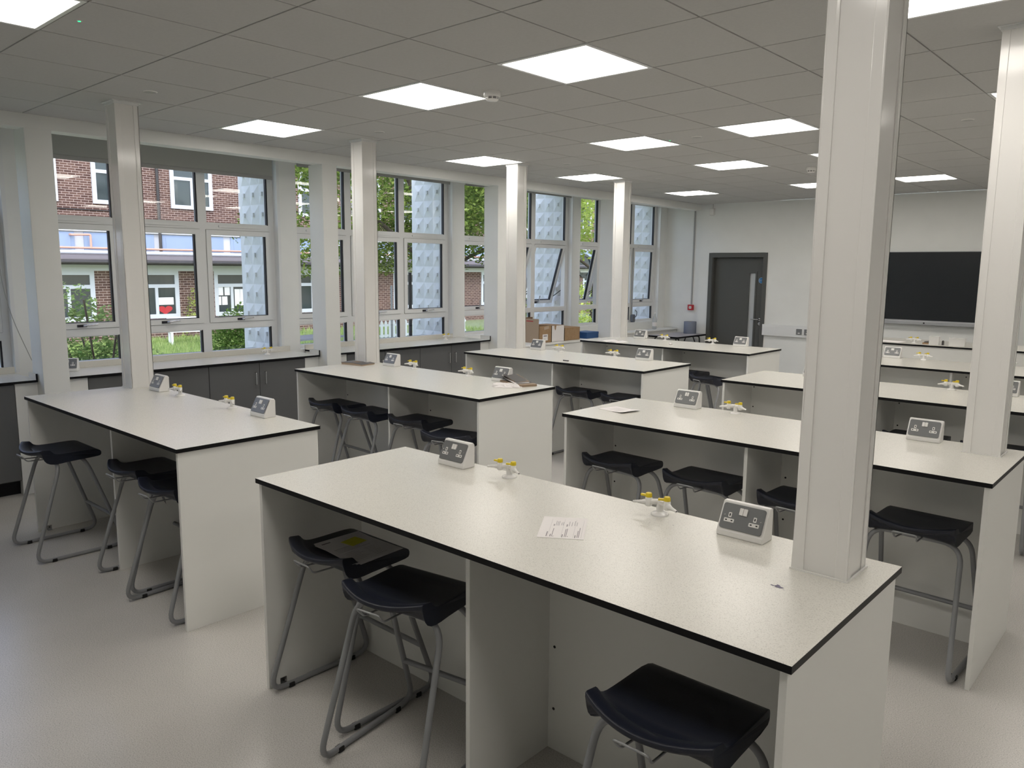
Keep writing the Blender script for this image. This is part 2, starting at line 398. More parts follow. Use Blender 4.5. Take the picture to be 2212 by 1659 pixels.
# roller blinds
def blind(y0, y1, zb, label, fabric=True):
    E_ = empty('roller_blind', (-4.215, (y0 + y1) / 2, 2.80), label=label, cat='blind'); w = (y1 - y0) / 2
    t = MB(); t.tube([(0, -w, 0.02), (0, w, 0.02)], 0.022, 14); t.build('roller', 'blindfabric', E_)
    if fabric: MB().box(-0.001, 0.001, -w, w, zb + 0.03 - 2.80, 0.02).build('fabric', 'blindfabric', E_, (0.02, 0, 0))
    MB().box(-0.006, 0.006, -w, w, 0, 0.035).build('bottom_bar', 'blindbar', E_, (0.02, 0, zb - 2.80), bevel=0.003)
    return E_
blind(0.86, 2.995, 2.606, 'grey roller blind drawn partly down over the first full window')
blind(3.28, 5.44, 2.765, 'rolled up grey blind at the top of the window facing the tree', False)
blind(5.71, 7.87, 2.775, 'rolled up grey blind above the window with open sashes', False)
o = blind(-1.57, 0.585, 2.606, 'grey roller blind with a hanging white cord at the left picture edge')
pts = [(0.02, 1.02, -0.1), (0.03, 1.03, -0.9), (0.06, 1.07, -1.4), (0.10, 1.2, -1.82)]
MB().tube(fillet(pts, 0.3, 6), 0.003, 6).build('cord', 'greyled', o)

# ------------------------------------------------------------------ slim clad columns
def column(x, y, label, faces):
    E_ = empty('column', (x, y, 0), label=label, cat='column', kind='structure'); w = 0.0765
    z0 = ZB
    MB().box(-w + 0.004, w - 0.004, -w + 0.004, w - 0.004, z0, H).build('cladding', 'column', E_)
    for sx in (-1, 1):
        for sy in (-1, 1):
            c = MB(); t = 0.033
            xa, xb = sorted((sx * w, sx * (w - t))); ya, yb = sorted((sy * w, sy * (w - 0.006)))
            c.box(xa, xb, ya, yb, z0, H)
            xa, xb = sorted((sx * w, sx * (w - 0.006))); ya, yb = sorted((sy * w, sy * (w - t)))
            c.box(xa, xb, ya, yb, z0, H)
            c.build('corner_trim', 'column', E_, bevel=0.0015)
    c = MB(); f = w + 0.018
    c.prism([(-f, -f), (f, -f), (f, f), (-f, f)], H - 0.004, H, 'z'); c.box(-w - 0.006, w + 0.006, -w - 0.006, w + 0.006, H - 0.02, H - 0.004)
    c.build('top_flange', 'upvc', E_)
    s = MB()
    for (a, b_, c_, d) in ((-w - 0.005, w + 0.005, -w - 0.005, -w), (-w - 0.005, w + 0.005, w, w + 0.005), (-w - 0.005, -w, -w, w), (w, w + 0.005, -w, w)):
        s.box(a, b_, c_, d, z0, z0 + 0.005)
    s.build('sealant_bead', 'white', E_)
    return E_

# ================================================================== LAB BENCHES
DEP = 0.786
BENCH = dict(
    L1=(-2.692, -0.542, 0.232, 0.108, 'white lab bench nearest the first window, three stools tucked under it'),
    L2=(-2.692, -0.535, 2.229, 0.105, 'white lab bench with magazines and a folded cloth on top'),
    L3=(-2.692, -0.542, 4.205, 0.08, 'white bare-topped lab bench behind the one with the magazines'),
    L4=(-2.692, -0.530, 6.16, 0.07, 'white lab bench standing in front of the dark grey door'),
    R1=(0.168, 2.375, 0.225, 0.09, 'large nearest lab bench with a purple stain and printed sheet'),
    R2=(0.160, 2.375, 2.219, 0.066, 'white lab bench directly behind the nearest one, sheet near its left end'),
    R3=(0.150, 2.375, 4.222, 0.08, 'white lab bench seen both sides of the big column, third from the camera'),
    R4=(0.168, 2.375, 6.20, 0.08, 'white lab bench just in front of the teacher bench'),
)
BSHORT = dict(L1='the bench nearest the first window', L2='the bench with magazines', L3='the bare bench behind the magazines bench', L4='the bench before the grey door',
              R1='the nearest bench', R2='the bench behind the nearest one', R3='the third bench before the screen', R4='the bench before the teacher bench', R5='the teacher bench')
def bench(key):
    x0, x1, y0, xf, label = BENCH[key]; L = x1 - x0
    B = empty('lab_bench', (x0, y0, 0), label=label, cat='bench', group='lab benches')
    w = MB().box(0, L, 0, DEP, ZB - 0.020, ZB, 1, top=0); 
    w.build('worktop', ['laminate', 'edge'], B, bevel=0.0012)
    zt = ZB - 0.020
    for (a) in (0.012, L - 0.030):
        MB().box(a, a + 0.018, 0.010, DEP - 0.010, 0.0, zt).build('end_panel', 'panel', B, bevel=0.001)
    bp = MB(); bp.box(0.030, L - 0.030, 0.497, 0.515, 0.0, zt)
    xb = L / 2
    for xs in (0.048, xb + 0.055, L - 0.05):
        for zz in (0.16, 0.40, 0.635, 0.80):
            bp.lathe([(0.0055, 0), (0.0055, 0.0012)], 10, 1, Matrix.Translation((xs, 0.497, zz)) @ Matrix.Rotation(pi / 2, 4, 'X'), False)
    bp.build('back_panel', ['panel', 'dark'], B)
    MB().box(0.030, L - 0.030, DEP - 0.034, DEP - 0.016, 0.0, zt).build('rear_panel', 'panel', B)
    MB().box(xb + 0.012, xb + 0.030, xf, 0.497, 0.0, zt).build('divider_panel', 'panel', B, bevel=0.001)   # set back from the front edge
    br = MB(); br.box(0.030, 0.034, 0.06, 0.09, 0, 0.03); br.box(0.030, 0.058, 0.06, 0.09, 0, 0.003)
    br.lathe([(0.004, 0), (0.004, 0.002)], 8, 1, Matrix.Translation((0.034, 0.075, 0.018)) @ Matrix.Rotation(pi / 2, 4, 'Y'), False)
    br.build('floor_bracket', ['chrome', 'dark'], B)
    if key == 'R1':
        rnd = random.Random(3); st = MB()
        for k in range(16):
            cx, cy, r = 2.168 - x0 + rnd.gauss(0, 0.013), 0.622 - y0 + rnd.gauss(0, 0.005), rnd.uniform(0.0015, 0.0055)
            a0 = rnd.uniform(0, 6.28); st.add([(cx + r * rnd.uniform(0.6, 1.5) * cos(t + a0) * 1.5, cy + r * rnd.uniform(0.6, 1.4) * sin(t + a0) * 0.8, ZB + 0.0003 + 0.00002 * k) for t in [2 * pi * j / 9 for j in range(9)]], [tuple(range(9))])
        st.build('purple_stain', mat('ink_stain', (0.16, 0.14, 0.22), 0.5), B)
        for (px, py, r) in ((1.628, 0.845, 0.0025), (1.70, 0.876, 0.0038)):
            cr = MB(); cr.add([(px - x0 + r * cos(t), py - y0 + 0.6 * r * sin(t), ZB + 0.0004) for t in [2 * pi * j / 7 for j in range(7)]], [tuple(range(7))])
            cr.build('ink_spot', 'ink', B)
    return B
for k in BENCH: bench(k)
for k in ('L1', 'L2', 'L3', 'L4'):
    column(-2.605, BENCH[k][2] + 0.69, {'L1': 'slim white clad column rising from the bench nearest the first window', 'L2': 'slim white clad column behind the brown magazine on its bench',
            'L3': 'slim white clad column rising from the bare bench, right of the tree window', 'L4': 'slim white clad column farthest away, before the open windows'}[k], None)
column(2.222, 0.852, 'broad white clad column on the nearest bench, crossing the whole right side', None)
column(2.222, 2.845, 'white clad column at the right picture edge on the second bench', None)
column(2.222, 4.86, 'white clad column outside the picture on the third bench', None)
column(2.222, 6.84, 'white clad column outside the picture on the fourth bench', None)

# teacher bench under the screen
B = empty('teacher_bench', (-0.25, 8.63, 0), label='long white teacher bench with a solid front below the wall screen', cat='bench')
MB().box(0, 2.65, 0, 0.78, ZB - 0.02, ZB, 1, top=0).build('worktop', ['laminate', 'edge'], B, bevel=0.0012)
MB().box(0.01, 2.64, 0.02, 0.038, 0, ZB - 0.02).build('front_panel', 'panel', B)
for a in (0.012, 2.62): MB().box(a, a + 0.018, 0.04, 0.76, 0, ZB - 0.02).build('end_panel', 'panel', B)

# ------------------------------------------------------------------ socket pedestals
def make_socket():
    S = empty('bench_socket', (0, 0, 0), cat='socket', group='socket boxes on the benches')
    hw = 0.0785
    body = MB(); body.prism([(0, 0), (0.072, 0), (0.072, 0.096), (0.064, 0.106), (0.046, 0.106), (0, 0.018)], -hw, hw, 'x')
    body.build('body', 'white', S, bevel=0.004, seg=3)
    a = Vector((0, 0.046, 0.088)); ln = a.length; up = a.normalized(); X = Vector((1, 0, 0)); nrm = X.cross(up)
    c = Vector((0, 0.023, 0.062))
    T = Matrix(((X.x, up.x, nrm.x, c.x), (X.y, up.y, nrm.y, c.y), (X.z, up.z, nrm.z, c.z), (0, 0, 0, 1)))
    pl = MB(); pl.rrect(0.142, 0.083, 0.008, 0, 0.005)
    for sx in (-1, 1): pl.lathe([(0.0028, 0.0045), (0.0028, 0.006)], 8, 1, Matrix.Translation((sx * 0.061, 0.002, 0)))
    P = pl.build('faceplate', ['steelplate', 'chrome'], S, bevel=0.0015); P.matrix_local = T
    for sx in (-1, 1):
        r = MB(); r.rrect(0.0125, 0.023, 0.002, 0.004, 0.0095, T=Matrix.Translation((sx * 0.0068, 0.020, 0)))
        r.build('rocker_switch', 'white', P, bevel=0.001)
        so2 = MB()
        so2.rrect(0.0105, 0.016, 0.002, 0.004, 0.0062, 0, Matrix.Translation((sx * 0.042, 0.004, 0)))
        so2.rrect(0.034, 0.012, 0.002, 0.004, 0.0062, 0, Matrix.Translation((sx * 0.042, -0.014, 0)))
        so2.box(-0.002, 0.002, -0.004, 0.004, 0.006, 0.0066, 1, Matrix.Translation((sx * 0.042, 0.004, 0)))
        for h in (-0.0095, 0.0095): so2.box(-0.003, 0.003, -0.002, 0.002, 0.006, 0.0066, 1, Matrix.Translation((sx * 0.042 + h, -0.014, 0)))
        so2.build('socket_outlet', ['white', 'dark'], P)
    return S
def make_tap():
    G = empty('gas_tap', (0, 0, 0), cat='gas tap', group='gas taps on the benches')
    b_ = MB(); b_.lathe([(0.031, 0), (0.031, 0.003), (0.027, 0.007), (0.014, 0.010), (0.0125, 0.014), (0.0125, 0.048), (0.010, 0.054)], 24); b_.build('pedestal', 'white', G)
    for sgn in (-1, 1):
        a = radians(270 + sgn * 66); d = Vector((cos(a), sin(a), 0))
        arm = MB()
        arm.tube([(0, 0, 0.045), d * 0.042 + Vector((0, 0, 0.045))], 0.0105, 12)
        T = Matrix.Translation(d * 0.040)
        arm.lathe([(0.0095, 0.028), (0.0125, 0.032), (0.0125, 0.058), (0.010, 0.060)], 16, 0, T)
        arm.tube([d * 0.048 + Vector((0, 0, 0.043)), d * 0.058 + Vector((0, 0, 0.042)), d * 0.064 + Vector((0, 0, 0.041)), d * 0.070 + Vector((0, 0, 0.041)), d * 0.094 + Vector((0, 0, 0.038))],
                 [0.010, 0.0085, 0.006, 0.0055, 0.0042], 10)
        arm.lathe([(0.0022, 0), (0.0022, 0.0008)], 8, 1, Matrix.Translation(d * 0.0942 + Vector((0, 0, 0.038))) @ d.to_track_quat('Z', 'Y').to_matrix().to_4x4(), False)
        arm.build('valve_arm', ['white', 'dark'], G)
        lv = MB(); lv.lathe([(0.0115, 0.060), (0.0115, 0.071), (0.0095, 0.0745)], 16, 0, T)
        la = radians(205 if sgn > 0 else 180); e = Vector((cos(la), sin(la), 0))
        lv.box(0.006, 0.030, -0.0055, 0.0055, 0.061, 0.067, 0, T @ Matrix.Rotation(la, 4, 'Z'))
        lv.build('lever', 'yellow', G)
    return G
SOCK0, TAP0 = make_socket(), make_tap(); used = set()
def put(kind, x, y, z, label, rz=0.0):
    src = SOCK0 if kind == 's' else TAP0
    if kind not in used:
        used.add(kind); src.location = (x, y, z); src.rotation_euler = (0, 0, rz); src['label'] = label; return src
    return dup(src, (x, y, z), rz, label)
sdata = dict(R1=[0.598, 1.924], R2=[0.592, 1.939], R3=[0.603, 1.939], R4=[0.622, 1.939], L1=[-2.335, -1.003], L2=[-2.300, -0.995], L3=[-2.312, -0.996], L4=[-2.300, -0.972])
tdata = dict(R1=[0.897, 1.606], R2=[0.905, 1.60], R3=[0.905, 1.60], R4=[0.905, 1.60], L1=[-2.034, -1.358], L2=[-2.003, -1.351], L3=[-2.005, -1.335], L4=[-1.95, -1.32])
for k in sdata:
    y = BENCH[k][2] + 0.657 + (0.022 if k[0] == 'L' else 0.014)
    colend = 0 if k[0] == 'L' else 1
    for i, x in enumerate(sdata[k]):
        put('s', x, y, ZB, 'grey faced socket box %s on %s' % ('beside the column' if i == colend else 'farther from the column', BSHORT[k]))
    for i, x in enumerate(tdata[k]):
        put('t', x, BENCH[k][2] + 0.72, ZB, 'yellow levered gas tap %s on %s' % ('nearer the column' if i == colend else 'farther from the column', BSHORT[k]))
put('t', 0.305, 8.84, ZB, 'white gas tap with yellow levers on the teacher bench')

# ------------------------------------------------------------------ stools
def make_stool():
    S = empty('lab_stool', (0, 0, 0), cat='stool', group='navy lab stools')
    r = 0.0112
    loop = [(-0.225, -0.255, 0.013), (-0.225, 0.255, 0.013), (-0.192, 0.068, 0.574), (0.192, 0.068, 0.574),
            (0.225, 0.255, 0.013), (0.225, -0.255, 0.013), (0.192, -0.078, 0.574), (-0.192, -0.078, 0.574)]
    MB().tube(fillet(loop, [0.075, 0.075, 0.085, 0.085, 0.075, 0.075, 0.085, 0.085], 7, True), r, 12, closed=True).build('frame', 'greymetal', S)
    MB().tube([(-0.212, 0.191, 0.205), (0.212, 0.191, 0.205)], 0.011, 12).build('footrest', 'greymetal', S)
    for sx in (-1, 1):
        for y in (-0.155, 0.155):
            c = MB(); c.box(-0.0135, 0.0135, -0.014, 0.014, 0.0, 0.020); c.build('floor_glide', 'dark', S, (sx * 0.225, y, 0), bevel=0.004)
    # moulded seat: a closed side profile (y, z, bow) swept across the width; bow = how far the row curves out towards the user
    top = [(-0.168, 0.666, 1), (-0.160, 0.6685, 1), (-0.122, 0.6635, 1), (-0.114, 0.657, 0.95), (-0.107, 0.648, 0.85), (-0.099, 0.640, 0.7), (-0.087, 0.635, 0.45), (-0.070, 0.632, 0.25),
           (-0.04, 0.631, 0.08), (0.0, 0.631, 0), (0.05, 0.632, 0), (0.10, 0.632, 0), (0.130, 0.630, 0), (0.148, 0.625, 0), (0.161, 0.617, 0), (0.167, 0.606, 0), (0.166, 0.594, 0), (0.159, 0.586, 0)]
    bot = [(0.14, 0.584, 0), (0.09, 0.582, 0), (0.03, 0.580, 0), (-0.03, 0.577, 0.0), (-0.07, 0.5735, 0.02), (-0.10, 0.573, 0.10), (-0.125, 0.578, 0.30), (-0.143, 0.588, 0.50), (-0.155, 0.603, 0.70), (-0.162, 0.622, 0.85), (-0.166, 0.641, 0.95), (-0.1685, 0.654, 1.0)]
    tuck = {24: 0.02, 25: 0.03, 26: 0.036, 27: 0.034, 28: 0.014}
    prof = top + bot; nb = len(prof); nu = 28; hw = 0.182; g = MB(); vs = []
    for k in range(nu + 1):
        u = -1 + 2 * k / nu; c2 = 1 - u * u
        for i, (y, z, w_) in enumerate(prof):
            lip = 1.0 if i < 5 or i > nb - 3 else 0.0
            dz = -0.020 * c2 * lip if lip else (-0.008 * c2 if i < 12 else 0.0)
            zz = z + dz
            if i >= 18 and i < nb - 2: zz += 0.012 * c2
            corner = 0.055 * max(0.0, (y - 0.10) / 0.067) ** 2
            vs.append((u * hw * (1 - corner), y - 0.050 * c2 * w_ + tuck.get(i, 0.0) * (1 - u ** 12), zz))
    g.add(vs, [(k * nb + i, k * nb + (i + 1) % nb, (k + 1) * nb + (i + 1) % nb, (k + 1) * nb + i) for k in range(nu) for i in range(nb)], 0, True)
    g.add(vs[:nb], [tuple(range(nb - 1, -1, -1))]); g.add(vs[-nb:], [tuple(range(nb))])
    seat = g.build('seat', 'navy', S, weld=True)
    bv = seat.modifiers.new('bevel', 'BEVEL'); bv.width = 0.0022; bv.segments = 2; bv.limit_method = 'ANGLE'; bv.angle_limit = radians(45)
    hk = [(-0.040, -0.07, 0.582), (-0.044, -0.205, 0.588), (-0.050, -0.232, 0.622), (0.050, -0.232, 0.622), (0.044, -0.205, 0.588), (0.040, -0.07, 0.582)]
    MB().tube(fillet(hk, 0.012, 5), 0.0036, 8).build('bag_hook', 'wire', S)
    return S
ST = [
    (-2.235, 0.285, 0, 'navy stool farthest left, standing clear at the window end of its bench'),
    (-1.392, 0.476, 0, 'navy stool beside the centre divider of the bench nearest the first window'),
    (-0.895, 0.440, 3, 'navy stool partly hidden by the end panel of the bench nearest the first window'),
    (-2.395, 2.443, -3, 'first stool from the window end under the bench with magazines'),
    (-1.905, 2.416, -3, 'second stool from the window end, left of the divider under the magazines bench'),
    (-1.375, 2.464, 2, 'third stool from the window end, right of the divider under the magazines bench'),
    (-0.79, 2.27, 13, 'turned stool pulled out at the aisle end of the bench with magazines'),
    (-1.362, 4.444, 0, 'navy stool just right of the divider under the bare bench behind the magazines bench'),
    (-0.855, 4.45, 3, 'navy stool at the aisle end under the bare bench behind the magazines bench'),
    (-1.345, 6.395, 0, 'far navy stool, rear of two under the bench before the grey door'),
    (-0.885, 6.09, -20, 'turned far stool in front of the bench before the grey door'),
    (0.464, 0.466, 0, 'navy stool holding papers with a yellow note under the nearest bench'),
    (0.960, 0.372, 9, 'bare navy stool left of the divider under the nearest bench'),
    (2.045, 0.345, 0, 'navy stool at the bottom picture edge, right of the nearest bench divider'),
    (0.434, 2.468, -3, 'stool under the second bench, farthest from its column'),
    (0.985, 2.470, -2, 'stool just left of the divider under the bench behind the nearest one'),
    (1.545, 2.440, -2, 'stool half hidden by the broad column, under the bench behind the nearest one'),
    (2.070, 2.455, -2, 'stool right of the broad column, by the far end panel of the second bench'),
    (1.52, 4.462, 0, 'stool barely showing behind the second bench, left of the edge column'),
    (2.00, 4.462, 0, 'stool almost hidden behind the second bench, close to the edge column'),
]
S0 = make_stool()
for i, (x, y, a, lab) in enumerate(ST):
    if i == 0: S0.location = (x, y, 0); S0.rotation_euler = (0, 0, radians(a)); S0['label'] = lab
    else: dup(S0, (x, y, 0), radians(a), lab)

# ------------------------------------------------------------------ window counters and cupboards
ZC = 0.880
def counter(y0, y1, label, ret0=True, ret1=True, back_cut=0.0):
    C_ = empty('counter_top', (0, y0, 0), label=label, cat='worktop'); L = y1 - y0
    MB().box(-4.185, -3.635, 0, L, ZC - 0.018, ZC, 1, top=0).build('worktop', ['laminate', 'edge'], C_, bevel=0.001)
    MB().box(-4.188, -4.170, 0, L - back_cut, ZC, 0.932).build('upstand', 'laminate', C_, bevel=0.001)
    for on, a, f in ((ret0, 0.0, 1), (ret1, L - 0.012, 0)):
        if on:
            u = MB(); u.box(-3.80, -3.636, a, a + 0.012, ZC, 0.926, 0); u.box(-3.6365, -3.6355, a - 0.0005, a + 0.0125, ZC, 0.9265, 1)
            u.build('end_upstand', ['laminate', 'edge'], C_)
    return C_
counter(-2.6, 0.598, 'speckled window counter with black edge at the far left picture edge', False, True)
counter(0.795, 3.122, 'speckled window counter below the half drawn grey blind', False, True)
counter(3.306, 5.590, 'speckled window counter below the window with the tree', False, True, 0.13)
def cupboard(y0, w, label, handles=True, n=2):
    K = empty('base_cupboard', (-4.16, y0, 0), label=label, cat='cupboard', group='grey cupboards under the window counters')
    d = 0.47
    MB().box(0.0, d, 0.001, w - 0.001, 0.11, ZC - 0.02).build('carcass', 'cupboard', K)
    MB().box(0.0, d - 0.045, 0.001, w - 0.001, 0.0, 0.11).build('plinth', 'edge', K)
    dw = w / n
    for i in range(n):
        D = MB().box(0, 0.019, 0.0025, dw - 0.0025, 0.0, 0.735).build('door', 'cupboard', K, (d, i * dw, 0.118), bevel=0.0015)
        yh = dw - 0.045 if i == 0 else 0.055
        h = MB(); h.tube(fillet([(0.019, 0, 0), (0.042, 0, 0), (0.042, 0, 0.115), (0.019, 0, 0.115)], 0.014, 4), 0.0052, 8)
        h.build('handle', 'chrome', D, (0, yh, 0.53))
    return K
cupboard(-1.55, 1.0, 'dark grey cupboard at the left edge, farther from the first pier')
cupboard(-0.55, 1.0, 'dark grey cupboard at the left edge, next to the first pier')
cupboard(0.966, 1.008, 'dark grey cupboard mostly hidden behind the front left slim column')
cupboard(1.974, 0.996, 'dark grey two door cupboard with bow handles beside the front left column')
cupboard(3.471, 1.0, 'dark grey cupboard behind the column with the brown magazine')
cupboard(4.471, 0.979, 'dark grey cupboard with bow handles right under the tree window')
fl = MB()
for (a, b_) in ((0.452, 0.604), (0.788, 0.964), (2.972, 3.129), (3.299, 3.469), (5.452, 5.597)): fl.box(-4.16, -3.675, a, b_, 0.0, ZC - 0.019)
struct(fl.build('trim_2', 'panel'), 'pale filler panels between the grey cupboards and the piers', 'trim')
c = MB(); c.box(-4.185, -3.66, 5.75, 7.998, 0, 0.735); c.box(-4.185, -3.64, 5.75, 7.998, 0.738, 0.757)
c.box(-3.66, -3.652, 5.755, 6.862, 0.04, 0.73); c.box(-3.66, -3.652, 6.868, 7.99, 0.04, 0.73)
tag(c.build('low_casing', 'panel', bevel=0.002), 'low cream boxed casing under the open windows, cardboard boxes on it', 'cabinet')
c = MB(); c.box(-4.185, -3.93, 8.165, 10.54, 0, 0.74); c.box(-4.185, -3.90, 8.165, 10.54, 0.742, 0.762)
tag(c.build('window_shelf', 'panel', bevel=0.002), 'white window shelf holding the clear bottle by the far wall', 'shelf')

for (px, y, lab, kind) in ((-3.985, 0.92, 'socket box standing on the window counter beside the first pier', 's'), (-4.03, 2.77, 'white gas tap on the window counter below the patterned fin', 't'), (-4.03, 5.20, 'white gas tap on the window counter below the tree window', 't')):
    put(kind, px, y, ZC, lab, radians(60) if kind == 's' else radians(90))

# ------------------------------------------------------------------ things on the benches
def sheet(name, w, h, loc, rz, label, lines, curl=0.0, cat='paper', thick=0.0006):
    S = empty(name, loc, rz, label, cat)
    n = 12; vs = []; fs = []
    for j in range(2):
        for i in range(n + 1):
            t = i / n; vs.append((-w / 2 + w * t, -h / 2 + h * j, 0.0004 + curl * (t ** 4)))
    g = MB(); top = [(x, y, z + thick) for x, y, z in vs]
    g.add(top, [(i, i + 1, n + 2 + i, n + 1 + i) for i in range(n)], 0, True); g.add(vs, [(i, n + 1 + i, n + 2 + i, i + 1) for i in range(n)], 0, True)
    g.add([top[0], top[n], vs[n], vs[0]], [(0, 1, 2, 3)]); g.add([top[n + 1], top[-1], vs[-1], vs[n + 1]], [(3, 2, 1, 0)])
    g.build('sheet', 'paper', S)
    if lines:
        p = MB()
        for (x0, x1, y0, y1, mi) in lines:
            zc = lambda x: 0.0004 + thick + 0.0001 + curl * (((x + w / 2) / w) ** 4)
            p.add([(x0, y0, zc(x0)), (x1, y0, zc(x1)), (x1, y1, zc(x1)), (x0, y1, zc(x0))], [(0, 1, 2, 3)], mi)
        p.build('printed_text', ['ink', 'inklight'], S)
    return S
# printed form on the nearest bench: u runs along the long edge, text lines run across
def form_lines(w, h):
    out = []
    for (u, v0, v1, t, mi) in [(0.19, 0.06, 0.28, 0.006, 0), (0.27, 0.06, 0.17, 0.006, 0), (0.305, 0.06, 0.44, 0.004, 0), (0.335, 0.06, 0.10, 0.004, 0),
                               (0.525, 0.05, 0.18, 0.006, 0), (0.575, 0.07, 0.43, 0.004, 0), (0.605, 0.07, 0.45, 0.004, 0), (0.64, 0.08, 0.12, 0.004, 0),
                               (0.80, 0.05, 0.17, 0.006, 0), (0.845, 0.07, 0.38, 0.004, 0), (0.875, 0.07, 0.52, 0.004, 0),
                               (0.29, 0.56, 0.64, 0.006, 0), (0.33, 0.58, 0.80, 0.004, 1), (0.365, 0.58, 0.78, 0.004, 1), (0.395, 0.58, 0.80, 0.004, 1), (0.45, 0.60, 0.74, 0.004, 1), (0.485, 0.60, 0.76, 0.004, 1),
                               (0.575, 0.55, 0.66, 0.006, 0), (0.62, 0.58, 0.80, 0.004, 1), (0.68, 0.58, 0.78, 0.004, 1), (0.74, 0.60, 0.84, 0.004, 1), (0.79, 0.60, 0.78, 0.004, 1),
                               (0.22, 0.06, 0.90, 0.0012, 1), (0.50, 0.06, 0.90, 0.0012, 1), (0.76, 0.06, 0.90, 0.0012, 1), (0.93, 0.06, 0.90, 0.0012, 1)]:
        x = -w / 2 + u * w
        out.append((x - t / 4, x + t / 4, -h / 2 + v0 * h, -h / 2 + v1 * h, mi))
    return out
sheet('printed_sheet', 0.150, 0.212, (1.449, 0.602, ZB), radians(33), 'white printed form lying flat on the nearest bench', form_lines(0.15, 0.212))
sheet('printed_sheet', 0.210, 0.150, (0.343, 2.548, ZB), radians(-12), 'white sheet with a curled corner on the bench behind the nearest one',
      [(-0.07, 0.05, y, y + 0.002, 1) for y in (-0.04, -0.02, 0.0, 0.015, 0.03)], 0.009)
def stack_lines():
    o = [(-0.085, -0.045, 0.118, 0.127, 0)]
    for i, y in enumerate((0.03, 0.018, 0.006, -0.006)): o.append((-0.085, 0.06 - 0.02 * (i % 3), y, y + 0.0025, 0 if i == 0 else 1))
    for i in range(7): o.append((-0.08, -0.03 + 0.01 * (i % 3), -0.03 - 0.014 * i, -0.028 - 0.014 * i, 1)); o.append((0.01, 0.06 - 0.008 * (i % 3), -0.035 - 0.014 * i, -0.033 - 0.014 * i, 1))
    return o
P = empty('paper_stack', (0.514, 0.463, 0.6385), radians(88), 'stapled papers with a yellow note lying on the stool', 'papers')
P.rotation_euler[1] = radians(-2.0)
for i in range(3):
    MB().box(-0.105, 0.105, -0.1485, 0.1485, 0.0006 * i, 0.0006 * i + 0.0005).build('sheet', 'paper', P, (0.004 * (1 - i), -0.005 * (1 - i), 0)).rotation_euler = (0, 0, radians(3 * (1 - i)))
p = MB()
for (x0, x1, y0, y1, mi) in stack_lines(): p.add([(x0, y0, 0.0019), (x1, y0, 0.0019), (x1, y1, 0.0019), (x0, y1, 0.0019)], [(0, 1, 2, 3)], mi)
p.build('printed_text', ['ink', 'inklight'], P)
MB().box(-0.038, 0.038, -0.036, 0.036, 0, 0.0006).build('yellow_note', 'postit', P, (0.026, 0.060, 0.002)).rotation_euler = (0, 0, radians(8))
# magazine beside the column, stack of papers and cloth on the bench with magazines
Mg = empty('magazine', (-2.585, 2.80, ZB), radians(10), 'dark glossy magazine lying beside the column', 'magazine')
b = MB(); b.prism([(-0.12, 0.0), (0.12, 0.0), (0.12, 0.012), (0.02, 0.021), (-0.12, 0.018)], -0.08, 0.08, 'y'); b.build('pages', 'kraftlight', Mg)
MB().prism([(-0.123, 0.0175), (0.02, 0.021), (0.123, 0.0115), (0.123, 0.013), (0.02, 0.0228), (-0.125, 0.0195)], -0.083, 0.083, 'y').build('cover', 'magdark', Mg)
MB().box(-0.02, 0.05, -0.04, 0.02, 0.0, 0.0008).build('cover_picture', 'magbrown', Mg, (-0.02, 0, 0.0222))
Sk = empty('paper_pile', (-0.805, 2.915, ZB), radians(-20), 'loose pile of brown papers and card behind the socket box', 'papers')
MB().box(-0.15, 0.15, -0.075, 0.075, 0, 0.016).build('card_folder', 'magbrown', Sk, bevel=0.002)
for i, (w, h, dx, dy, a, tilt, m_) in enumerate([(0.24, 0.13, -0.025, 0.0, 3, 3.5, 'magdark'), (0.23, 0.12, -0.03, -0.005, -4, 5, 'paper'), (0.22, 0.125, -0.035, 0.0, 5, 6.5, 'magdark'), (0.20, 0.12, -0.04, 0.005, -2, 8.5, 'magbrown'), (0.19, 0.11, -0.045, 0.0, 4, 10, 'magdark')]):
    c = MB().box(-w / 2, w / 2, -h / 2, h / 2, 0, 0.0015).build('loose_sheet', m_, Sk, (dx, dy, 0.0165 + 0.002 * i + (w / 2) * sin(radians(tilt))))
    c.rotation_euler = (0, radians(tilt), radians(a))
Cl = MB(); rnd = random.Random(8); n = 18
def blob(mb, n, m_, rx, ry, hgt, seed, mi=0, fold=0.2):
    r_ = random.Random(seed); ph = [r_.uniform(0, 6.28) for _ in range(6)]
    vs = []
    for i in range(n + 1):
        t = i / n
        for k in range(m_):
            a = 2 * pi * k / m_
            rr = (1 - t ** 2.2) * (1 + fold * 0.35 * sin(3 * a + ph[0]) + fold * 0.3 * sin(5 * a + ph[1]))
            z = hgt * (t ** 0.55) * (1 + fold * 0.5 * sin(2 * a + ph[2]) * (1 - t)) + fold * hgt * 0.3 * sin(7 * a + 6 * t + ph[3]) * (1 - t) * t * 3
            vs.append((rx * rr * cos(a), ry * rr * sin(a), max(0.0, z) if i else 0.0))
    fs = [(i * m_ + k, i * m_ + (k + 1) % m_, (i + 1) * m_ + (k + 1) % m_, (i + 1) * m_ + k) for i in range(n) for k in range(m_)]
    mb.add(vs, fs, mi, True)
blob(Cl, 14, 40, 0.088, 0.058, 0.016, 4, 0, 0.5); blob(Cl, 14, 40, 0.075, 0.050, 0.030, 9, 0, 0.8)
o = Cl.build('folded_cloth', 'paper', None, (-0.765, 2.745, ZB)); o.rotation_euler = (0, 0, radians(24)); tag(o, 'pale crumpled cloth left at the corner of the bench with magazines', 'cloth')
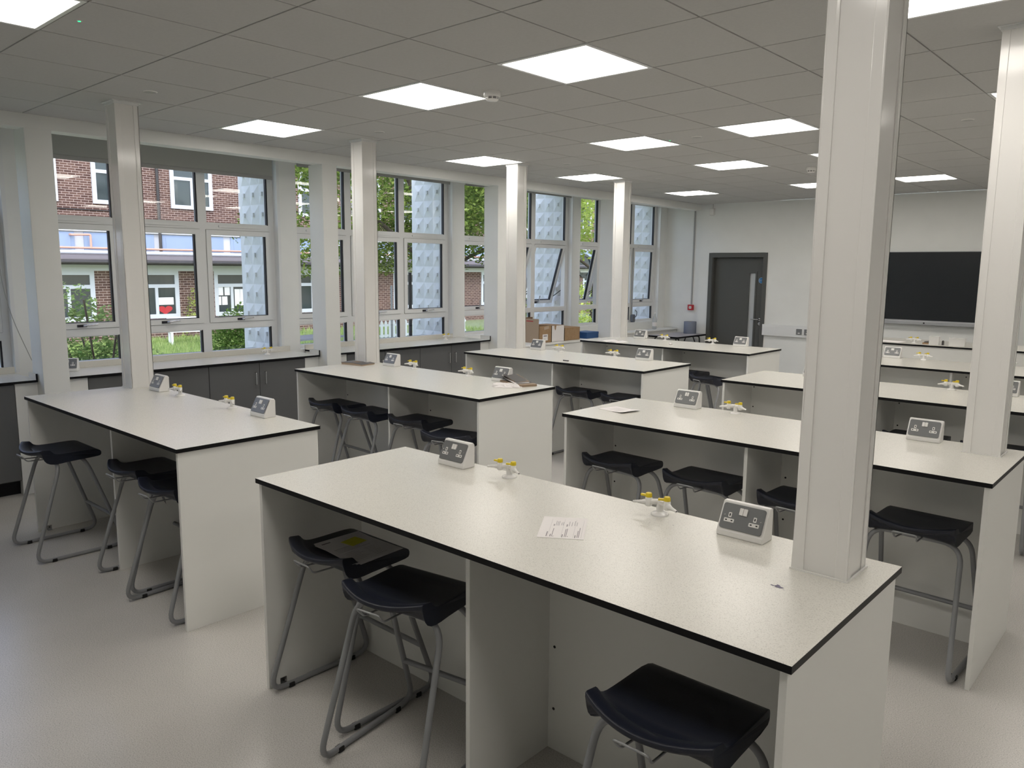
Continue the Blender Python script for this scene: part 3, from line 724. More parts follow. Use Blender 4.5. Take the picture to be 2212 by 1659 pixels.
# small things on the rear benches
bk = empty('open_booklet', (-2.30, 6.28, ZB), radians(-8), 'open white booklet lying near the column on the far bench', 'booklet')
for s_ in (-1, 1):
    MB().prism([(0, 0.0), (s_ * 0.15, 0.0), (s_ * 0.15, 0.004), (s_ * 0.07, 0.012), (s_ * 0.01, 0.004)] if s_ > 0 else [(s_ * 0.01, 0.004), (s_ * 0.07, 0.012), (s_ * 0.15, 0.004), (s_ * 0.15, 0.0), (0, 0.0)], -0.10, 0.10, 'y').build('page_block', 'paper', bk)
tag(MB().rrect(0.062, 0.014, 0.003, 0, 0.009).build('eraser', 'magdark', None, (-1.462, 4.32, ZB)), 'tiny dark eraser near the front edge of the bare bench', 'eraser')
tag(MB().box(-0.02, 0.02, -0.012, 0.012, 0, 0.02).build('crumpled_tissue', 'paper', None, (-1.62, 6.45, ZB), bevel=0.008), 'small white crumpled scrap on the far bench', 'tissue')
# on the teacher bench
pp = sheet('printed_sheet', 0.30, 0.21, (0.02, 8.86, ZB), radians(-10), 'white sheet on the teacher bench, half behind the broad column', None)
for (x, w_, h_, lab) in ((0.545, 0.105, 0.10, 'smaller upright white box on the teacher bench'), (0.785, 0.165, 0.095, 'wider upright white box on the teacher bench')):
    t = empty('white_box', (x, 8.74, ZB), 0, lab, 'box', 'white boxes on the teacher bench')
    MB().box(-w_ / 2, w_ / 2, -0.03, 0.03, 0, h_ - 0.006).build('body', 'white', t, bevel=0.003); MB().box(-w_ / 2 - 0.001, w_ / 2 + 0.001, -0.031, 0.031, h_ - 0.006, h_).build('lid', 'white', t, bevel=0.002)
t = empty('wooden_block', (0.455, 8.80, ZB), 0, 'small brown block with a dark top beside the smaller white box', 'block')
MB().box(-0.045, 0.045, -0.03, 0.03, 0, 0.018).build('base', 'kraft', t, bevel=0.002); MB().prism([(-0.035, 0.018), (0.045, 0.018), (0.045, 0.036), (-0.02, 0.032)], -0.028, 0.028, 'y').build('top', 'magdark', t)
tag(MB().prism([(-0.011, 0), (0.011, 0), (0.011, 0.045), (0.0, 0.055), (-0.011, 0.045)], -0.012, 0.012, 'y').build('small_bottle', 'magdark', None, (0.622, 8.80, ZB), bevel=0.002), 'small dark pot behind the smaller white box', 'pot')

# ------------------------------------------------------------------ boxes, bottle, table by the far windows
ZL = 0.757
def carton(x0, x1, y0, y1, h, name, label, m_out='kraft', m_in='kraftdark', flaps=None, z=ZL, front=None):
    K = empty(name, ((x0 + x1) / 2, (y0 + y1) / 2, z), 0, label, 'box', 'cardboard boxes on the low casing'); a, b_ = (x1 - x0) / 2, (y1 - y0) / 2; t = 0.004
    w = MB(); w.box(-a, a, -b_, b_, 0, t)
    w.box(-a, -a + t, -b_, b_, 0, h); w.box(a - t, a, -b_, b_, 0, h, 1 if front else 0); w.box(-a, a, -b_, -b_ + t, 0, h); w.box(-a, a, b_ - t, b_, 0, h)
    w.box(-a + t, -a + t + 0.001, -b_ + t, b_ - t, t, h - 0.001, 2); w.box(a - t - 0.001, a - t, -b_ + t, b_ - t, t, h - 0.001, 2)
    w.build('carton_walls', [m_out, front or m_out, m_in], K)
    for (side, ln, ang) in (flaps or []):
        f = MB().box(0, t * 0.8, -1, 1, 0, ln)
        if side in 'ab':     # a: -x wall, b: +x wall
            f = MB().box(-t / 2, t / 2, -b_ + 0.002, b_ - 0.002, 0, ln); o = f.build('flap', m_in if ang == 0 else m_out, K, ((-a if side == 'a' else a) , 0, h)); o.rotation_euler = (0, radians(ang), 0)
        else:                # c: -y wall, d: +y wall
            f = MB().box(-a + 0.002, a - 0.002, -t / 2, t / 2, 0, ln); o = f.build('flap', m_out, K, (0, (-b_ if side == 'c' else b_), h)); o.rotation_euler = (radians(ang), 0, 0)
    return K
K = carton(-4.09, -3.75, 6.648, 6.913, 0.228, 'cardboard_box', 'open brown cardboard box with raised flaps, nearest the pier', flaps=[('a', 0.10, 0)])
MB().box(-0.166, 0.168, -0.1375, -0.1333, 0.0, 0.325).build('flap', 'kraftlight', K)  # side panel paler than the carton: window light put into its colour
p = MB(); p.box(0, 0.0008, -0.055, 0.055, 0, 0.085, 0); p.box(0.0008, 0.0011, -0.035, 0.035, 0.055, 0.07, 1); p.box(0.0008, 0.0011, -0.045, 0.01, 0.02, 0.024, 1)
p.build('label', ['paper', 'ink'], K, (0.1705, 0.0, 0.03)); MB().box(0, 0.001, -0.045, 0.06, 0, 0.04).build('tape', 'kraftlight', K, (0.1705, 0.02, 0.18)).rotation_euler = (radians(8), 0, 0)
p = MB(); p.box(-0.07, 0.05, 0, 0.0006, 0, 0.012); p.build('printed_text', 'red', K, (0.02, -0.1384, 0.285))
K = carton(-4.07, -3.752, 6.922, 7.196, 0.222, 'cardboard_box', 'white cardboard box with torn tape between two brown boxes', 'kraftlight', 'kraft', [('b', 0.0, 0)], front='paper')
MB().box(-0.159, 0.159, -0.137, 0.137, 0.0, 0.003).build('lid_flap', 'kraft', K, (0, 0, 0.222)); MB().prism([(-0.02, 0.0), (0.02, 0.0), (0.012, -0.05), (-0.004, -0.065), (-0.015, -0.04)], 0, 0.001, 'x').build('tape', 'kraft', K, (0.159, -0.06, 0.222))
K = carton(-4.05, -3.752, 7.205, 7.555, 0.178, 'cardboard_box', 'low brown cardboard box on the right of the row', 'kraft')
MB().box(-0.149, 0.149, -0.175, 0.175, 0.0, 0.003).build('lid_flap', 'kraft', K, (0, 0, 0.178))
t = empty('blue_box', (-3.86, 7.85, ZL), 0, 'flat blue box on the low casing beside the far pier', 'box')
MB().box(-0.12, 0.12, -0.145, 0.145, 0, 0.085).build('body', 'blue', t, bevel=0.003); MB().box(-0.122, 0.122, -0.147, 0.147, 0.06, 0.09).build('lid', 'blue', t, bevel=0.003)
# winding gear on the frame beside the farthest column
t = empty('window_winder', (-4.245, 9.62, 0), 0, 'grey window winding gear box with a vertical conduit by the farthest column', 'winding gear')
MB().tube([(0, 0, 0.76), (0, 0, 2.1)], 0.012, 8).build('conduit', 'greyled', t)
MB().rrect(0.07, 0.13, 0.02, 0, 0.05, T=Matrix.Translation((0, 0, 0.95)) @ Matrix(((0, 0, 1, 0), (1, 0, 0, 0), (0, 1, 0, 0), (0, 0, 0, 1)))).build('gear_box', 'slate', t, bevel=0.006)
MB().tube(fillet([(0.05, 0, 0.97), (0.09, 0, 0.98), (0.09, 0.02, 1.06), (0.05, 0.03, 1.08)], 0.02, 4), 0.007, 8).build('crank', 'slate', t)
# bottle
t = empty('clear_bottle', (-4.02, 9.98, 0.762), 0, 'clear bottle with a label on the white window shelf', 'bottle')
MB().lathe([(0.030, 0), (0.036, 0.004), (0.036, 0.16), (0.030, 0.19), (0.015, 0.225), (0.0135, 0.26)], 20).build('body', 'paleglass', t)
MB().lathe([(0.0365, 0.05), (0.0367, 0.052), (0.0367, 0.115), (0.0365, 0.117)], 20).build('label', 'paper', t); MB().lathe([(0.015, 0.26), (0.0155, 0.262), (0.0155, 0.285), (0.014, 0.288)], 16).build('cap', 'white', t)
# folding table with tissue roll
t = empty('folding_table', (-3.58, 9.98, 0), 0, 'small grey topped folding table in the far corner', 'table')
MB().box(-0.27, 0.27, -0.46, 0.46, 0.672, 0.70, 1, top=0).build('tabletop', ['inklight', 'edge'], t, bevel=0.002)
for s_ in (-1, 1):
    MB().tube(fillet([(-0.22, s_ * 0.40, 0.012), (-0.22, s_ * 0.33, 0.665), (0.22, s_ * 0.33, 0.665), (0.22, s_ * 0.40, 0.012)], 0.04, 4), 0.012, 8).build('leg_frame', 'darkpost', t)
    MB().tube([(0.22, s_ * 0.365, 0.34), (0.22, s_ * 0.12, 0.668)], 0.009, 8).build('brace', 'darkpost', t)
t = empty('tissue_roll', (-3.55, 10.33, 0.70), 0, 'blue grey paper towel roll standing on the folding table', 'roll')
MB().lathe([(0.10, 0), (0.103, 0.003), (0.103, 0.197), (0.10, 0.2), (0.035, 0.2), (0.033, 0.19)], 28).build('paper_roll', 'roll', t); MB().lathe([(0.030, 0.0), (0.030, 0.2)], 16).build('core', 'kraft', t)

# ------------------------------------------------------------------ far wall: door, call point, trunking, screen
D = empty('door_1', (-2.8475, YF, 0), kind='structure', label='dark grey door with a tall narrow glazed panel', cat='door')
ax0, ax1 = -0.5035, 0.5025; ix0, ix1 = -0.4575, 0.4575
f = MB(); f.box(ax0, ix0 + 0.02, -0.016, 0, 0, 2.03); f.box(ix1 - 0.02, ax1, -0.016, 0, 0, 2.03); f.box(ix0 + 0.02, ix1 - 0.02, -0.016, 0, 1.955, 2.03)
f.box(ix0, ix0 + 0.03, 0, 0.16, 0, 1.985); f.box(ix1 - 0.03, ix1, 0, 0.16, 0, 1.985); f.box(ix0, ix1, 0, 0.16, 1.955, 1.985)
f.build('door_frame', 'doorgrey', D, bevel=0.002)
lf = MB(); lx0, lx1, vx0, vx1, vz0, vz1 = -0.426, 0.426, 0.175, 0.285, 0.42, 1.715
for q in ((lx0, vx0, 0.01, 1.95), (vx1, lx1, 0.01, 1.95), (vx0, vx1, 0.01, vz0), (vx0, vx1, vz1, 1.95)): lf.box(q[0], q[1], 0.085, 0.13, q[2], q[3])
LF = lf.build('door_leaf', 'doorgrey', D)
g = MB(); 
for q in ((vx0 - 0.02, vx0 + 0.008, vz0 - 0.02, vz1 + 0.02), (vx1 - 0.008, vx1 + 0.02, vz0 - 0.02, vz1 + 0.02), (vx0, vx1, vz0 - 0.02, vz0 + 0.008), (vx0, vx1, vz1 - 0.008, vz1 + 0.02)): g.box(q[0], q[1], 0.076, 0.09, q[2], q[3])
g.build('glazing_bead', 'doorgrey', D, bevel=0.002)
MB().box(vx0, vx1, 0.105, 0.111, vz0, vz1).build('vision_pane', 'paleglass', D)  # pale colour painted in place of the lit corridor behind the glass
h = MB(); R90 = Matrix.Rotation(pi / 2, 4, 'X')
h.lathe([(0.026, 0), (0.026, 0.006), (0.02, 0.009)], 20, 0, Matrix.Translation((0.382, 0.085, 0.975)) @ R90)
h.tube(fillet([(0.382, 0.083, 0.975), (0.382, 0.03, 0.975), (0.255, 0.03, 0.975)], 0.02, 4), 0.0095, 10)
h.lathe([(0.026, 0), (0.026, 0.006), (0.02, 0.009)], 20, 0, Matrix.Translation((0.382, 0.085, 0.905)) @ R90); h.box(0.378, 0.386, 0.074, 0.077, 0.895, 0.915, 1)
h.build('handle', ['chrome', 'dark'], D)
sg = empty('fire_door_sign', (-2.468, YF + 0.084, 1.595), 0, 'round blue fire door sign beside the glazed panel', 'sign')
MB().lathe([(0.047, 0), (0.047, 0.0015)], 32, 0, R90, False).build('disc', 'bluesign', sg)
rg = MB(); n = 36
vs = [(r * cos(2 * pi * k / n), -0.0018, r * sin(2 * pi * k / n)) for r in (0.0405, 0.0435) for k in range(n)]
rg.add(vs, [(k, (k + 1) % n, n + (k + 1) % n, n + k) for k in range(n)]); rg.build('ring', 'white', sg)
def text(body, size, parent, loc, rot, m_, name='lettering'):
    c = bpy.data.curves.new(name, 'FONT'); c.body = body; c.size = size; c.align_x = 'CENTER'; c.align_y = 'CENTER'; c.extrude = 0.0002
    c.materials.append(M[m_]); o = bpy.data.objects.new(name, c); COL.objects.link(o); 
    me = bpy.data.meshes.new_from_object(o.evaluated_get(bpy.context.evaluated_depsgraph_get())); bpy.data.objects.remove(o, do_unlink=True)
    o = bpy.data.objects.new(name, me); COL.objects.link(o); o.parent = parent; o.location = loc; o.rotation_euler = rot; return o
text('Fire door\nkeep shut', 0.0165, sg, (0, -0.002, 0.0), (pi / 2, 0, 0), 'white')
t = empty('fire_call_point', (-3.665, YF + 0.035, 1.124), 0, 'red fire alarm call point on the corner wall', 'fire alarm')
MB().rrect(0.098, 0.092, 0.008, 0, 0.045, T=R90).build('housing', 'red', t, bevel=0.003); MB().rrect(0.044, 0.044, 0.004, 0.045, 0.047, T=R90).build('push_plate', 'white', t)
MB().box(-0.004, 0.004, -0.0485, -0.047, -0.012, 0.012).build('arrow_mark', 'dark', t)
o = MB().box(-0.0125, 0.0125, -0.016, 0, 1.172, 2.722).build('cable_conduit', 'greyled', None, (-3.662, YF + 0.035, 0), bevel=0.002); tag(o, 'slim grey cable trunking running down to the red call point', 'conduit')
t = empty('motion_sensor', (-3.33, YF, 2.70), 0, 'small white alarm sensor high in the far corner', 'sensor')
MB().prism([(-0.045, 0.0), (0.045, 0.0), (0.035, -0.05), (-0.035, -0.05)], -0.06, 0.045, 'z').build('housing', 'white', t, bevel=0.008); MB().box(-0.012, 0.012, -0.03, 0, 0.045, 0.118).build('bracket', 'white', t)
t = MB(); t.box(-2.355, -0.98, YF - 0.05, YF, 0.742, 0.912); t.box(-2.352, -0.983, YF - 0.053, YF - 0.05, 0.775, 0.88)
tag(t.build('dado_trunking', 'upvc', bevel=0.002), 'white cable trunking along the wall right of the door', 'trunking')
for i, (x, two) in enumerate(((-1.757, False), (-1.633, True))):
    t = empty('wall_socket', (x, YF - 0.053, 0.825), 0, ['grey wall outlet plate on the trunking nearer the door', 'grey wall switch plate on the trunking beside the broad column'][i], 'socket')
    MB().rrect(0.088, 0.088, 0.005, 0, 0.009, T=R90).build('faceplate', 'steelplate', t, bevel=0.001)
    w = MB(); w.rrect(0.03, 0.014, 0.002, 0.009, 0.011, T=Matrix.Translation((0, 0, -0.02)) @ R90)
    if two: w.rrect(0.016, 0.026, 0.002, 0.009, 0.012, T=Matrix.Translation((0.004, 0, 0.018)) @ R90)
    w.build('insert', 'white', t)
t = empty('wall_screen', (0.0, YF, 1.53), 0, 'large black flat screen on the far wall', 'screen')
MB().box(-0.93, 0.93, -0.075, 0, -0.47, 0.497).build('bezel', 'alu', t, bevel=0.004)
MB().box(-0.921, 0.921, -0.0765, -0.07, -0.44, 0.489).build('screen_glass', 'screen', t)
MB().box(-0.93, 0.93, -0.10, -0.02, -0.502, -0.452).build('speaker_bar', 'alu', t, bevel=0.005)
MB().rrect(0.02, 0.02, 0.003, 0.1, 0.1015, T=Matrix.Translation((-0.012, 0, -0.477)) @ R90).build('sensor_window', 'dark', t)

# ------------------------------------------------------------------ ceiling fixtures
def ceiling_panel():
    L_ = empty('ceiling_light', (0, 0, H), cat='ceiling light', group='square ceiling light panels')
    f = MB(); a, b_ = 0.296, 0.276
    for q in ((-a, a, -a, -b_), (-a, a, b_, a), (-a, -b_, -b_, b_), (b_, a, -b_, b_)): f.box(q[0], q[1], q[2], q[3], -0.004, 0.010)
    f.build('frame', 'upvc', L_, bevel=0.0015)
    MB().box(-b_, b_, -b_, b_, 0.001, 0.009).build('diffuser', 'led', L_)
    return L_
L0 = ceiling_panel(); first = True
xn = {-3.0: 'window side column', -1.2: 'second column from the windows', 0.0: 'third column from the windows', 1.8: 'column beyond the broad pillar', 3.6: 'column outside the right edge'}
yn = {-0.6: 'row nearest the camera', 1.8: 'second row from the camera', 4.2: 'third row from the camera', 6.0: 'fourth row from the camera', 8.4: 'row nearest the far wall'}
for (x, y) in lights:
    lab = 'lit square ceiling panel, %s, %s' % (xn[x], yn[y])
    if first: L0.location = (x + 0.3, y + 0.3, H); L0['label'] = lab; first = False
    else: dup(L0, (x + 0.3, y + 0.3, H), 0, lab)
def detector():
    S = empty('smoke_detector', (0, 0, H), cat='smoke detector', group='smoke detectors')
    MB().lathe([(0.052, 0.0), (0.052, -0.028), (0.046, -0.032)], 28).build('base', 'white', S)
    MB().lathe([(0.036, -0.028), (0.036, -0.044)], 24).build('chamber', 'dark', S)
    c = MB(); c.lathe([(0.040, -0.044), (0.040, -0.047), (0.032, -0.054), (0.012, -0.057)], 24)
    c.lathe([(0.0385, -0.036), (0.0385, -0.0385)], 24)
    for k in range(8):
        a = 2 * pi * k / 8; c.box(0.034, 0.0405, -0.003, 0.003, -0.046, -0.030, 0, Matrix.Rotation(a, 4, 'Z'))
    c.build('cage', 'white', S); return S
d0 = detector(); d0.location = (-0.47, 2.27, H); d0['label'] = 'white smoke detector between the two nearest central ceiling lights'
dup(d0, (-0.335, 6.97, H), 0, 'white smoke detector farther back, left of the broad column')
def spot():
    S = empty('ceiling_sensor', (0, 0, H), cat='sensor', group='round flush ceiling sensors')
    MB().lathe([(0.045, 0.0), (0.043, -0.003), (0.034, -0.004)], 24).build('rim', 'white', S)
    MB().lathe([(0.034, -0.003), (0.034, -0.0042)], 20).build('lens', 'greyled', S); return S
s0 = spot(); s0.location = (-2.11, 0.90, H); s0['label'] = 'flush round ceiling disc near the front left column'
for (x, y, lab) in ((-2.15, 2.73, 'flush round ceiling disc above the bench with magazines'), (-0.32, 4.53, 'flush round ceiling disc between two central lights'), (-2.16, 5.17, 'flush round ceiling disc behind the window side third row light'),
                    (-2.15, 6.93, 'flush round ceiling disc above the farthest window bench'), (1.515, 5.08, 'flush round ceiling disc right of the broad column')):
    dup(s0, (x, y, H), 0, lab)
for i, (x, y) in enumerate(((-0.909, 0.072), (-0.571, 4.532))):
    t = empty('indicator_light', (x, y, H), 0, ['tiny green indicator light in the ceiling at the upper left', 'tiny green indicator light beside a central ceiling panel'][i], 'indicator light')
    MB().lathe([(0.011, 0), (0.011, -0.002)], 12).build('rim', 'white', t); MB().lathe([(0.007, -0.0015), (0.006, -0.004)], 10).build('lamp', 'green', t)

# ================================================================== OUTSIDE
ZG = -0.55
struct(MB().box(-60, -4.46, -25, 80, ZG - 0.3, ZG).build('ground', 'lawn'), 'green lawn outside the windows', 'lawn')
# grass tufts on the strips that show below the window rails
rnd = random.Random(11); g = MB()
for k in range(22000):
    x = rnd.uniform(-21.4, -12.0); t = rnd.random()
    y = (x * -0.42 + rnd.uniform(-2.2, 3.0)) if t < 0.6 else rnd.uniform(11, 20)
    h = rnd.uniform(0.06, 0.20); a = rnd.uniform(0, 6.28); w = 0.016; dx, dy = cos(a) * w, sin(a) * w; lx, ly = rnd.uniform(-0.09, 0.09), rnd.uniform(-0.09, 0.09)
    g.add([(x - dx, y - dy, ZG), (x + dx, y + dy, ZG), (x + lx, y + ly, ZG + h)], [(0, 1, 2)])
tag(g.build('long_grass', 'grass'), 'long bright green grass on the lawn outside', 'grass', kind='stuff')

# patterned concrete fins between the windows
def fin(y, label):
    F = empty('patterned_fin', (0, y, 0), label=label, cat='concrete screen', group='patterned concrete fins'); f = MB()
    f.box(-4.975, -4.45, 0.0, 0.14, ZG, 4.4)
    px, pz, d = 0.177, 0.2067, 0.024
    for i in range(3):
        x0 = -4.923 + i * px
        for j in range(22):
            z0 = 2.386 + (j - 13) * pz; xc, zc = x0 + px / 2, z0 + pz / 2
            q = 0.003
            c = [(x0 + q, 0, z0 + q), (x0 + px - q, 0, z0 + q), (x0 + px - q, 0, z0 + pz - q), (x0 + q, 0, z0 + pz - q), (xc, -d, zc)]
            f.add(c, [(0, 1, 4), (1, 2, 4), (2, 3, 4), (3, 0, 4)])
            f.box(xc - 0.017, xc + 0.017, -d - 0.012, 0, zc - 0.021, zc + 0.021)
    f.build('slab', 'concrete', F)
for k, (a, c) in enumerate(edges):
    fin(c + 0.022, ['white patterned concrete fin outside at the far left edge', 'white patterned concrete fin outside the window with the half drawn blind', 'white patterned concrete fin with a dark pipe in front, outside the tree window',
                    'white patterned concrete fin outside the window with tilted sashes', 'cream lit patterned concrete fin outside the window nearest the far wall'][k])
for k, (a, c) in enumerate(edges):
    o = MB().prism([(-4.34, 0.905), (-4.34, 0.86), (-4.78, 0.845), (-4.78, 0.875)], a, c, 'y')
    struct(o.build('outer_sill', 'slate'), 'grey metal sill outside window %s' % ['at the left edge', 'with the half drawn blind', 'facing the tree', 'with tilted sashes', 'by the far wall'][k], 'sill')
o = MB().tube([(-4.60, 5.13, ZG), (-4.60, 5.13, 1.69)], 0.021, 12).build('vent_pipe', 'darkpost'); tag(o, 'dark upright pipe just outside the tree window', 'pipe')

# ---------------- the brick school block across the lawn
XU, XL = -24.6, -21.8
Y0, Y1 = -12.0, 62.0
SB = empty('school_block', (XL, 12, ZG), label='long brown brick school block with white windows across the lawn', cat='building')
def sb(mb, name, m_, parent=None, **kw):
    o = mb.build(name, m_, parent or SB, **kw)
    if parent is None: o.location = (-XL, -12, -ZG)
    return o
kper = 2.565; u0 = 11.35 - 6 * kper; ups = [u0 + kper * k for k in range(0, 22)]
w = MB(); w.box(XU - 0.3, XU, Y0, Y1, 2.9, 9.5); sb(w, 'upper_wall', 'brick')
def far_window(y0, y1, z0, z1, zt, ym, x, name, depth=0.06, extra=None):
    f = MB(); t = 0.13
    for q in ((y0, y0 + t, z0, z1), (y1 - t, y1, z0, z1), (y0 + t, y1 - t, z0, z0 + t), (y0 + t, y1 - t, z1 - t, z1), (y0 + t, y1 - t, zt - 0.055, zt + 0.055), (ym - 0.045, ym + 0.045, z0 + t, zt - 0.055)): f.box(x, x + depth, *q)
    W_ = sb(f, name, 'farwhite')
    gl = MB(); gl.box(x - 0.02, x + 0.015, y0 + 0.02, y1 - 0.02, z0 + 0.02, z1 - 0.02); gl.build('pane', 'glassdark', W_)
    return W_
for y in ups: far_window(y, y + 1.53, 3.73, 5.55, 4.77, y + 0.765, XU + 0.01, 'upper_window')
for (k, yy) in ((0, 10.88), (1, 10.88 + 6 * kper), (2, 10.88 - 4 * kper)):
    p = MB(); p.tube([(XU + 0.10, yy, 2.2), (XU + 0.10, yy, 9.4)], 0.05, 10); p.box(XU, XU + 0.1, yy - 0.07, yy + 0.07, 3.05, 3.10); sb(p, 'downpipe', 'fascia')
p = MB(); p.tube([(XU + 0.03, Y0, 3.50), (XU + 0.03, 10, 3.52)], 0.018, 6); sb(p, 'cable', 'fascia')
c = MB(); c.box(XU - 0.3, XU - 0.02, Y0, Y1, 1.7, 2.9); c.box(XU - 0.02, XU + 0.08, Y0, Y1, 2.83, 2.97); sb(c, 'clerestory_frame', 'farwhite')
for k in range(22):
    a = 10.95 - 6 * 2.545 + k * 2.545
    for (s0, s1) in ((0.03, 1.12), (1.20, 2.29)):
        q = MB(); q.box(XU - 0.02, XU + 0.02, a + s0, a + s1, 2.16, 2.80); q.box(XU + 0.02, XU + 0.03, a + s0 + 0.12, a + s1 - 0.12, 2.24, 2.70); sb(q, 'clerestory_panel', 'bluepanel')
p = MB(); p.tube([(XU + 0.22, Y0, 2.295), (XU + 0.22, Y1, 2.295)], 0.035, 10)
p.tube(fillet([(XU + 0.03, 8.02, 2.71), (XU + 0.22, 8.02, 2.70), (XU + 0.22, 8.57, 2.72), (XU + 0.22, 8.57, 2.30)], 0.05, 4), 0.035, 10); sb(p, 'copper_pipe', 'copper')
p = MB(); p.tube([(XU + 0.75, Y0, 2.15), (XU + 0.75, Y1, 2.15)], 0.065, 10); sb(p, 'white_roof_pipe', 'farwhite')
rf = MB(); rf.prism([(XU - 0.3, 2.05), (XL + 0.55, 1.83), (XL + 0.55, 1.93), (XU - 0.3, 2.12)], Y0, Y1, 'y'); sb(rf, 'flat_roof', 'roofing')
fs_ = MB(); fs_.box(XL + 0.52, XL + 0.58, Y0, Y1, 1.755, 1.90); fs_.tube([(XL + 0.64, Y0, 1.83), (XL + 0.64, Y1, 1.83)], 0.06, 10); sb(fs_, 'fascia_gutter', 'fascia')
sf = MB(); sf.box(XL - 0.2, XL + 0.53, Y0, Y1, 1.74, 1.76); sf.box(XL - 0.05, XL + 0.04, Y0, Y1, 1.58, 1.745); sb(sf, 'soffit_band', 'farwhite')
lw = MB(); l0 = 8.85 - 6 * 2.53; lows = [l0 + 2.53 * k for k in range(24)]
prev = Y0
for y in lows:
    lw.box(XL - 0.25, XL, prev, y, ZG, 1.6); lw.box(XL - 0.25, XL, y, y + 1.34, ZG, 0.11); prev = y + 1.34
lw.box(XL - 0.25, XL, prev, Y1, ZG, 1.6); sb(lw, 'lower_wall', 'brick')
for k, y in enumerate(lows):
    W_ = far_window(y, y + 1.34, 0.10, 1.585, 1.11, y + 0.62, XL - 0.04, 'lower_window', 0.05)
    if abs(y - 8.85) < 0.1:
        hb = MB(); n = 30
        poly = [(9.72 + 0.019 * (16 * sin(t) ** 3) * 0.75, 0.36 + 0.010 * (13 * cos(t) - 5 * cos(2 * t) - 2 * cos(3 * t) - cos(4 * t))) for t in [2 * pi * i / n for i in range(n)]]
        hb.prism(poly, XL - 0.02, XL - 0.008, 'x'); hb.build('red_heart', 'red', W_)
        MB().box(XL - 0.022, XL - 0.016, 9.50, 10.0, 0.52, 0.75).build('notice', 'paper', W_)
    if abs(y - 11.38) < 0.1:
        for (a, z) in ((11.50, 0.78), (11.74, 0.78), (11.42, 0.46), (11.64, 0.46), (12.10, 0.70), (12.30, 0.70), (12.10, 0.42), (12.3, 0.42)): MB().box(XL - 0.022, XL - 0.016, a, a + 0.19, z, z + 0.28).build('notice', 'paper', W_)
rw = MB(); Tx = Matrix(((0, 0, 1, 0), (1, 0, 0, 0), (0, 1, 0, 0), (0, 0, 0, 1)))
rw.lathe([(0.62, 0), (0.62, 0.07), (0.50, 0.07), (0.50, 0.02)], 32, 0, Matrix.Translation((XL, 31.7, 1.9)) @ Tx, False); sb(rw, 'round_window', 'glassdark')

# ---------------- planting
def leaves(mb, n, fn, size, rnd, mi=0):
    for _ in range(n):
        p = Vector(fn()); L_ = size * rnd.uniform(0.6, 1.3); W_ = L_ * 0.33
        d = Vector((rnd.gauss(0, 1), rnd.gauss(0, 1), rnd.gauss(0, 0.6))); d.normalize()
        s = d.cross(Vector((rnd.gauss(0, 0.5), rnd.gauss(0, 0.5), 1))); 
        if s.length < 1e-3: continue
        s.normalize(); u = d.cross(s) * (0.2 * W_)
        mb.add([p, p + d * L_ * 0.5 + s * W_ + u, p + d * L_, p + d * L_ * 0.5 - s * W_ + u], [(0, 1, 2), (0, 2, 3)], mi)
def in_ball(c, r, rnd, shell=0.0):
    def f():
        while True:
            v = Vector((rnd.uniform(-1, 1), rnd.uniform(-1, 1), rnd.uniform(-1, 1)))
            if shell <= v.length <= 1: return (c[0] + v.x * r[0], c[1] + v.y * r[1], c[2] + v.z * r[2])
    return f
def tree(loc, label, crown_blobs, leafm, nleaf, size, trunk, branches, seed):
    T_ = empty('tree', loc, label=label, cat='tree'); rnd = random.Random(seed)
    c = MB()
    tot = sum(r[0] * r[1] * r[2] for _, r in crown_blobs)
    for cc, r in crown_blobs: leaves(c, int(nleaf * r[0] * r[1] * r[2] / tot), in_ball(cc, r, rnd), size, rnd)
    c.build('crown', leafm, T_)
    b = MB(); b.tube(trunk, [0.17 - 0.10 * i / (len(trunk) - 1) for i in range(len(trunk))], 10)
    for br in branches: b.tube(fillet(br, 0.4, 4), 0.05, 8)
    b.build('trunk', 'bark', T_)
    return T_
R = random.Random(5)
blobs = []
for k in range(46):
    a = R.uniform(0, 6.28); rr = 3.7 * math.sqrt(R.random()); zz = R.uniform(2.6, 6.0)
    blobs.append(((rr * cos(a) * 0.8, rr * sin(a), zz), (R.uniform(0.8, 1.4), R.uniform(0.9, 1.5), R.uniform(0.45, 0.85))))
for (y, z) in ((-1.4, 2.55), (-2.8, 2.9), (0.9, 2.4), (1.7, 2.7), (-3.5, 3.3), (2.6, 2.8), (-3.4, 4.2), (-2.6, 4.6), (-3.2, 5.0)): blobs.append(((R.uniform(-1, 1), y, z), (0.8, 0.8, 0.38)))
tree((-12.6, 12.6, ZG), 'large leafy green tree outside, seen through the second and third windows', blobs, 'leaf', 64000, 0.098,
     [(0, 0, 0), (0.05, 0.1, 1.4), (0.0, 0.25, 2.8), (0.1, 0.3, 4.2), (0.1, 0.5, 6.0)],
     [[(0, 0.2, 2.2), (0.3, -1.2, 3.0), (0.2, -2.6, 3.9)], [(0, 0.2, 2.1), (0.2, 1.2, 2.55), (0.3, 2.6, 3.1)], [(0, 0.2, 2.6), (0.6, -0.8, 3.6), (0.8, -1.6, 5.0)], [(0, 0.25, 2.7), (-0.2, 1.6, 3.8), (0, 2.4, 5)]], 7)
blobs = [((R.uniform(-2.2, 2.2), R.uniform(-2.6, 2.6), R.uniform(0.9, 6.0)), (R.uniform(0.7, 1.2),) * 2 + (R.uniform(0.4, 0.8),)) for _ in range(22)]
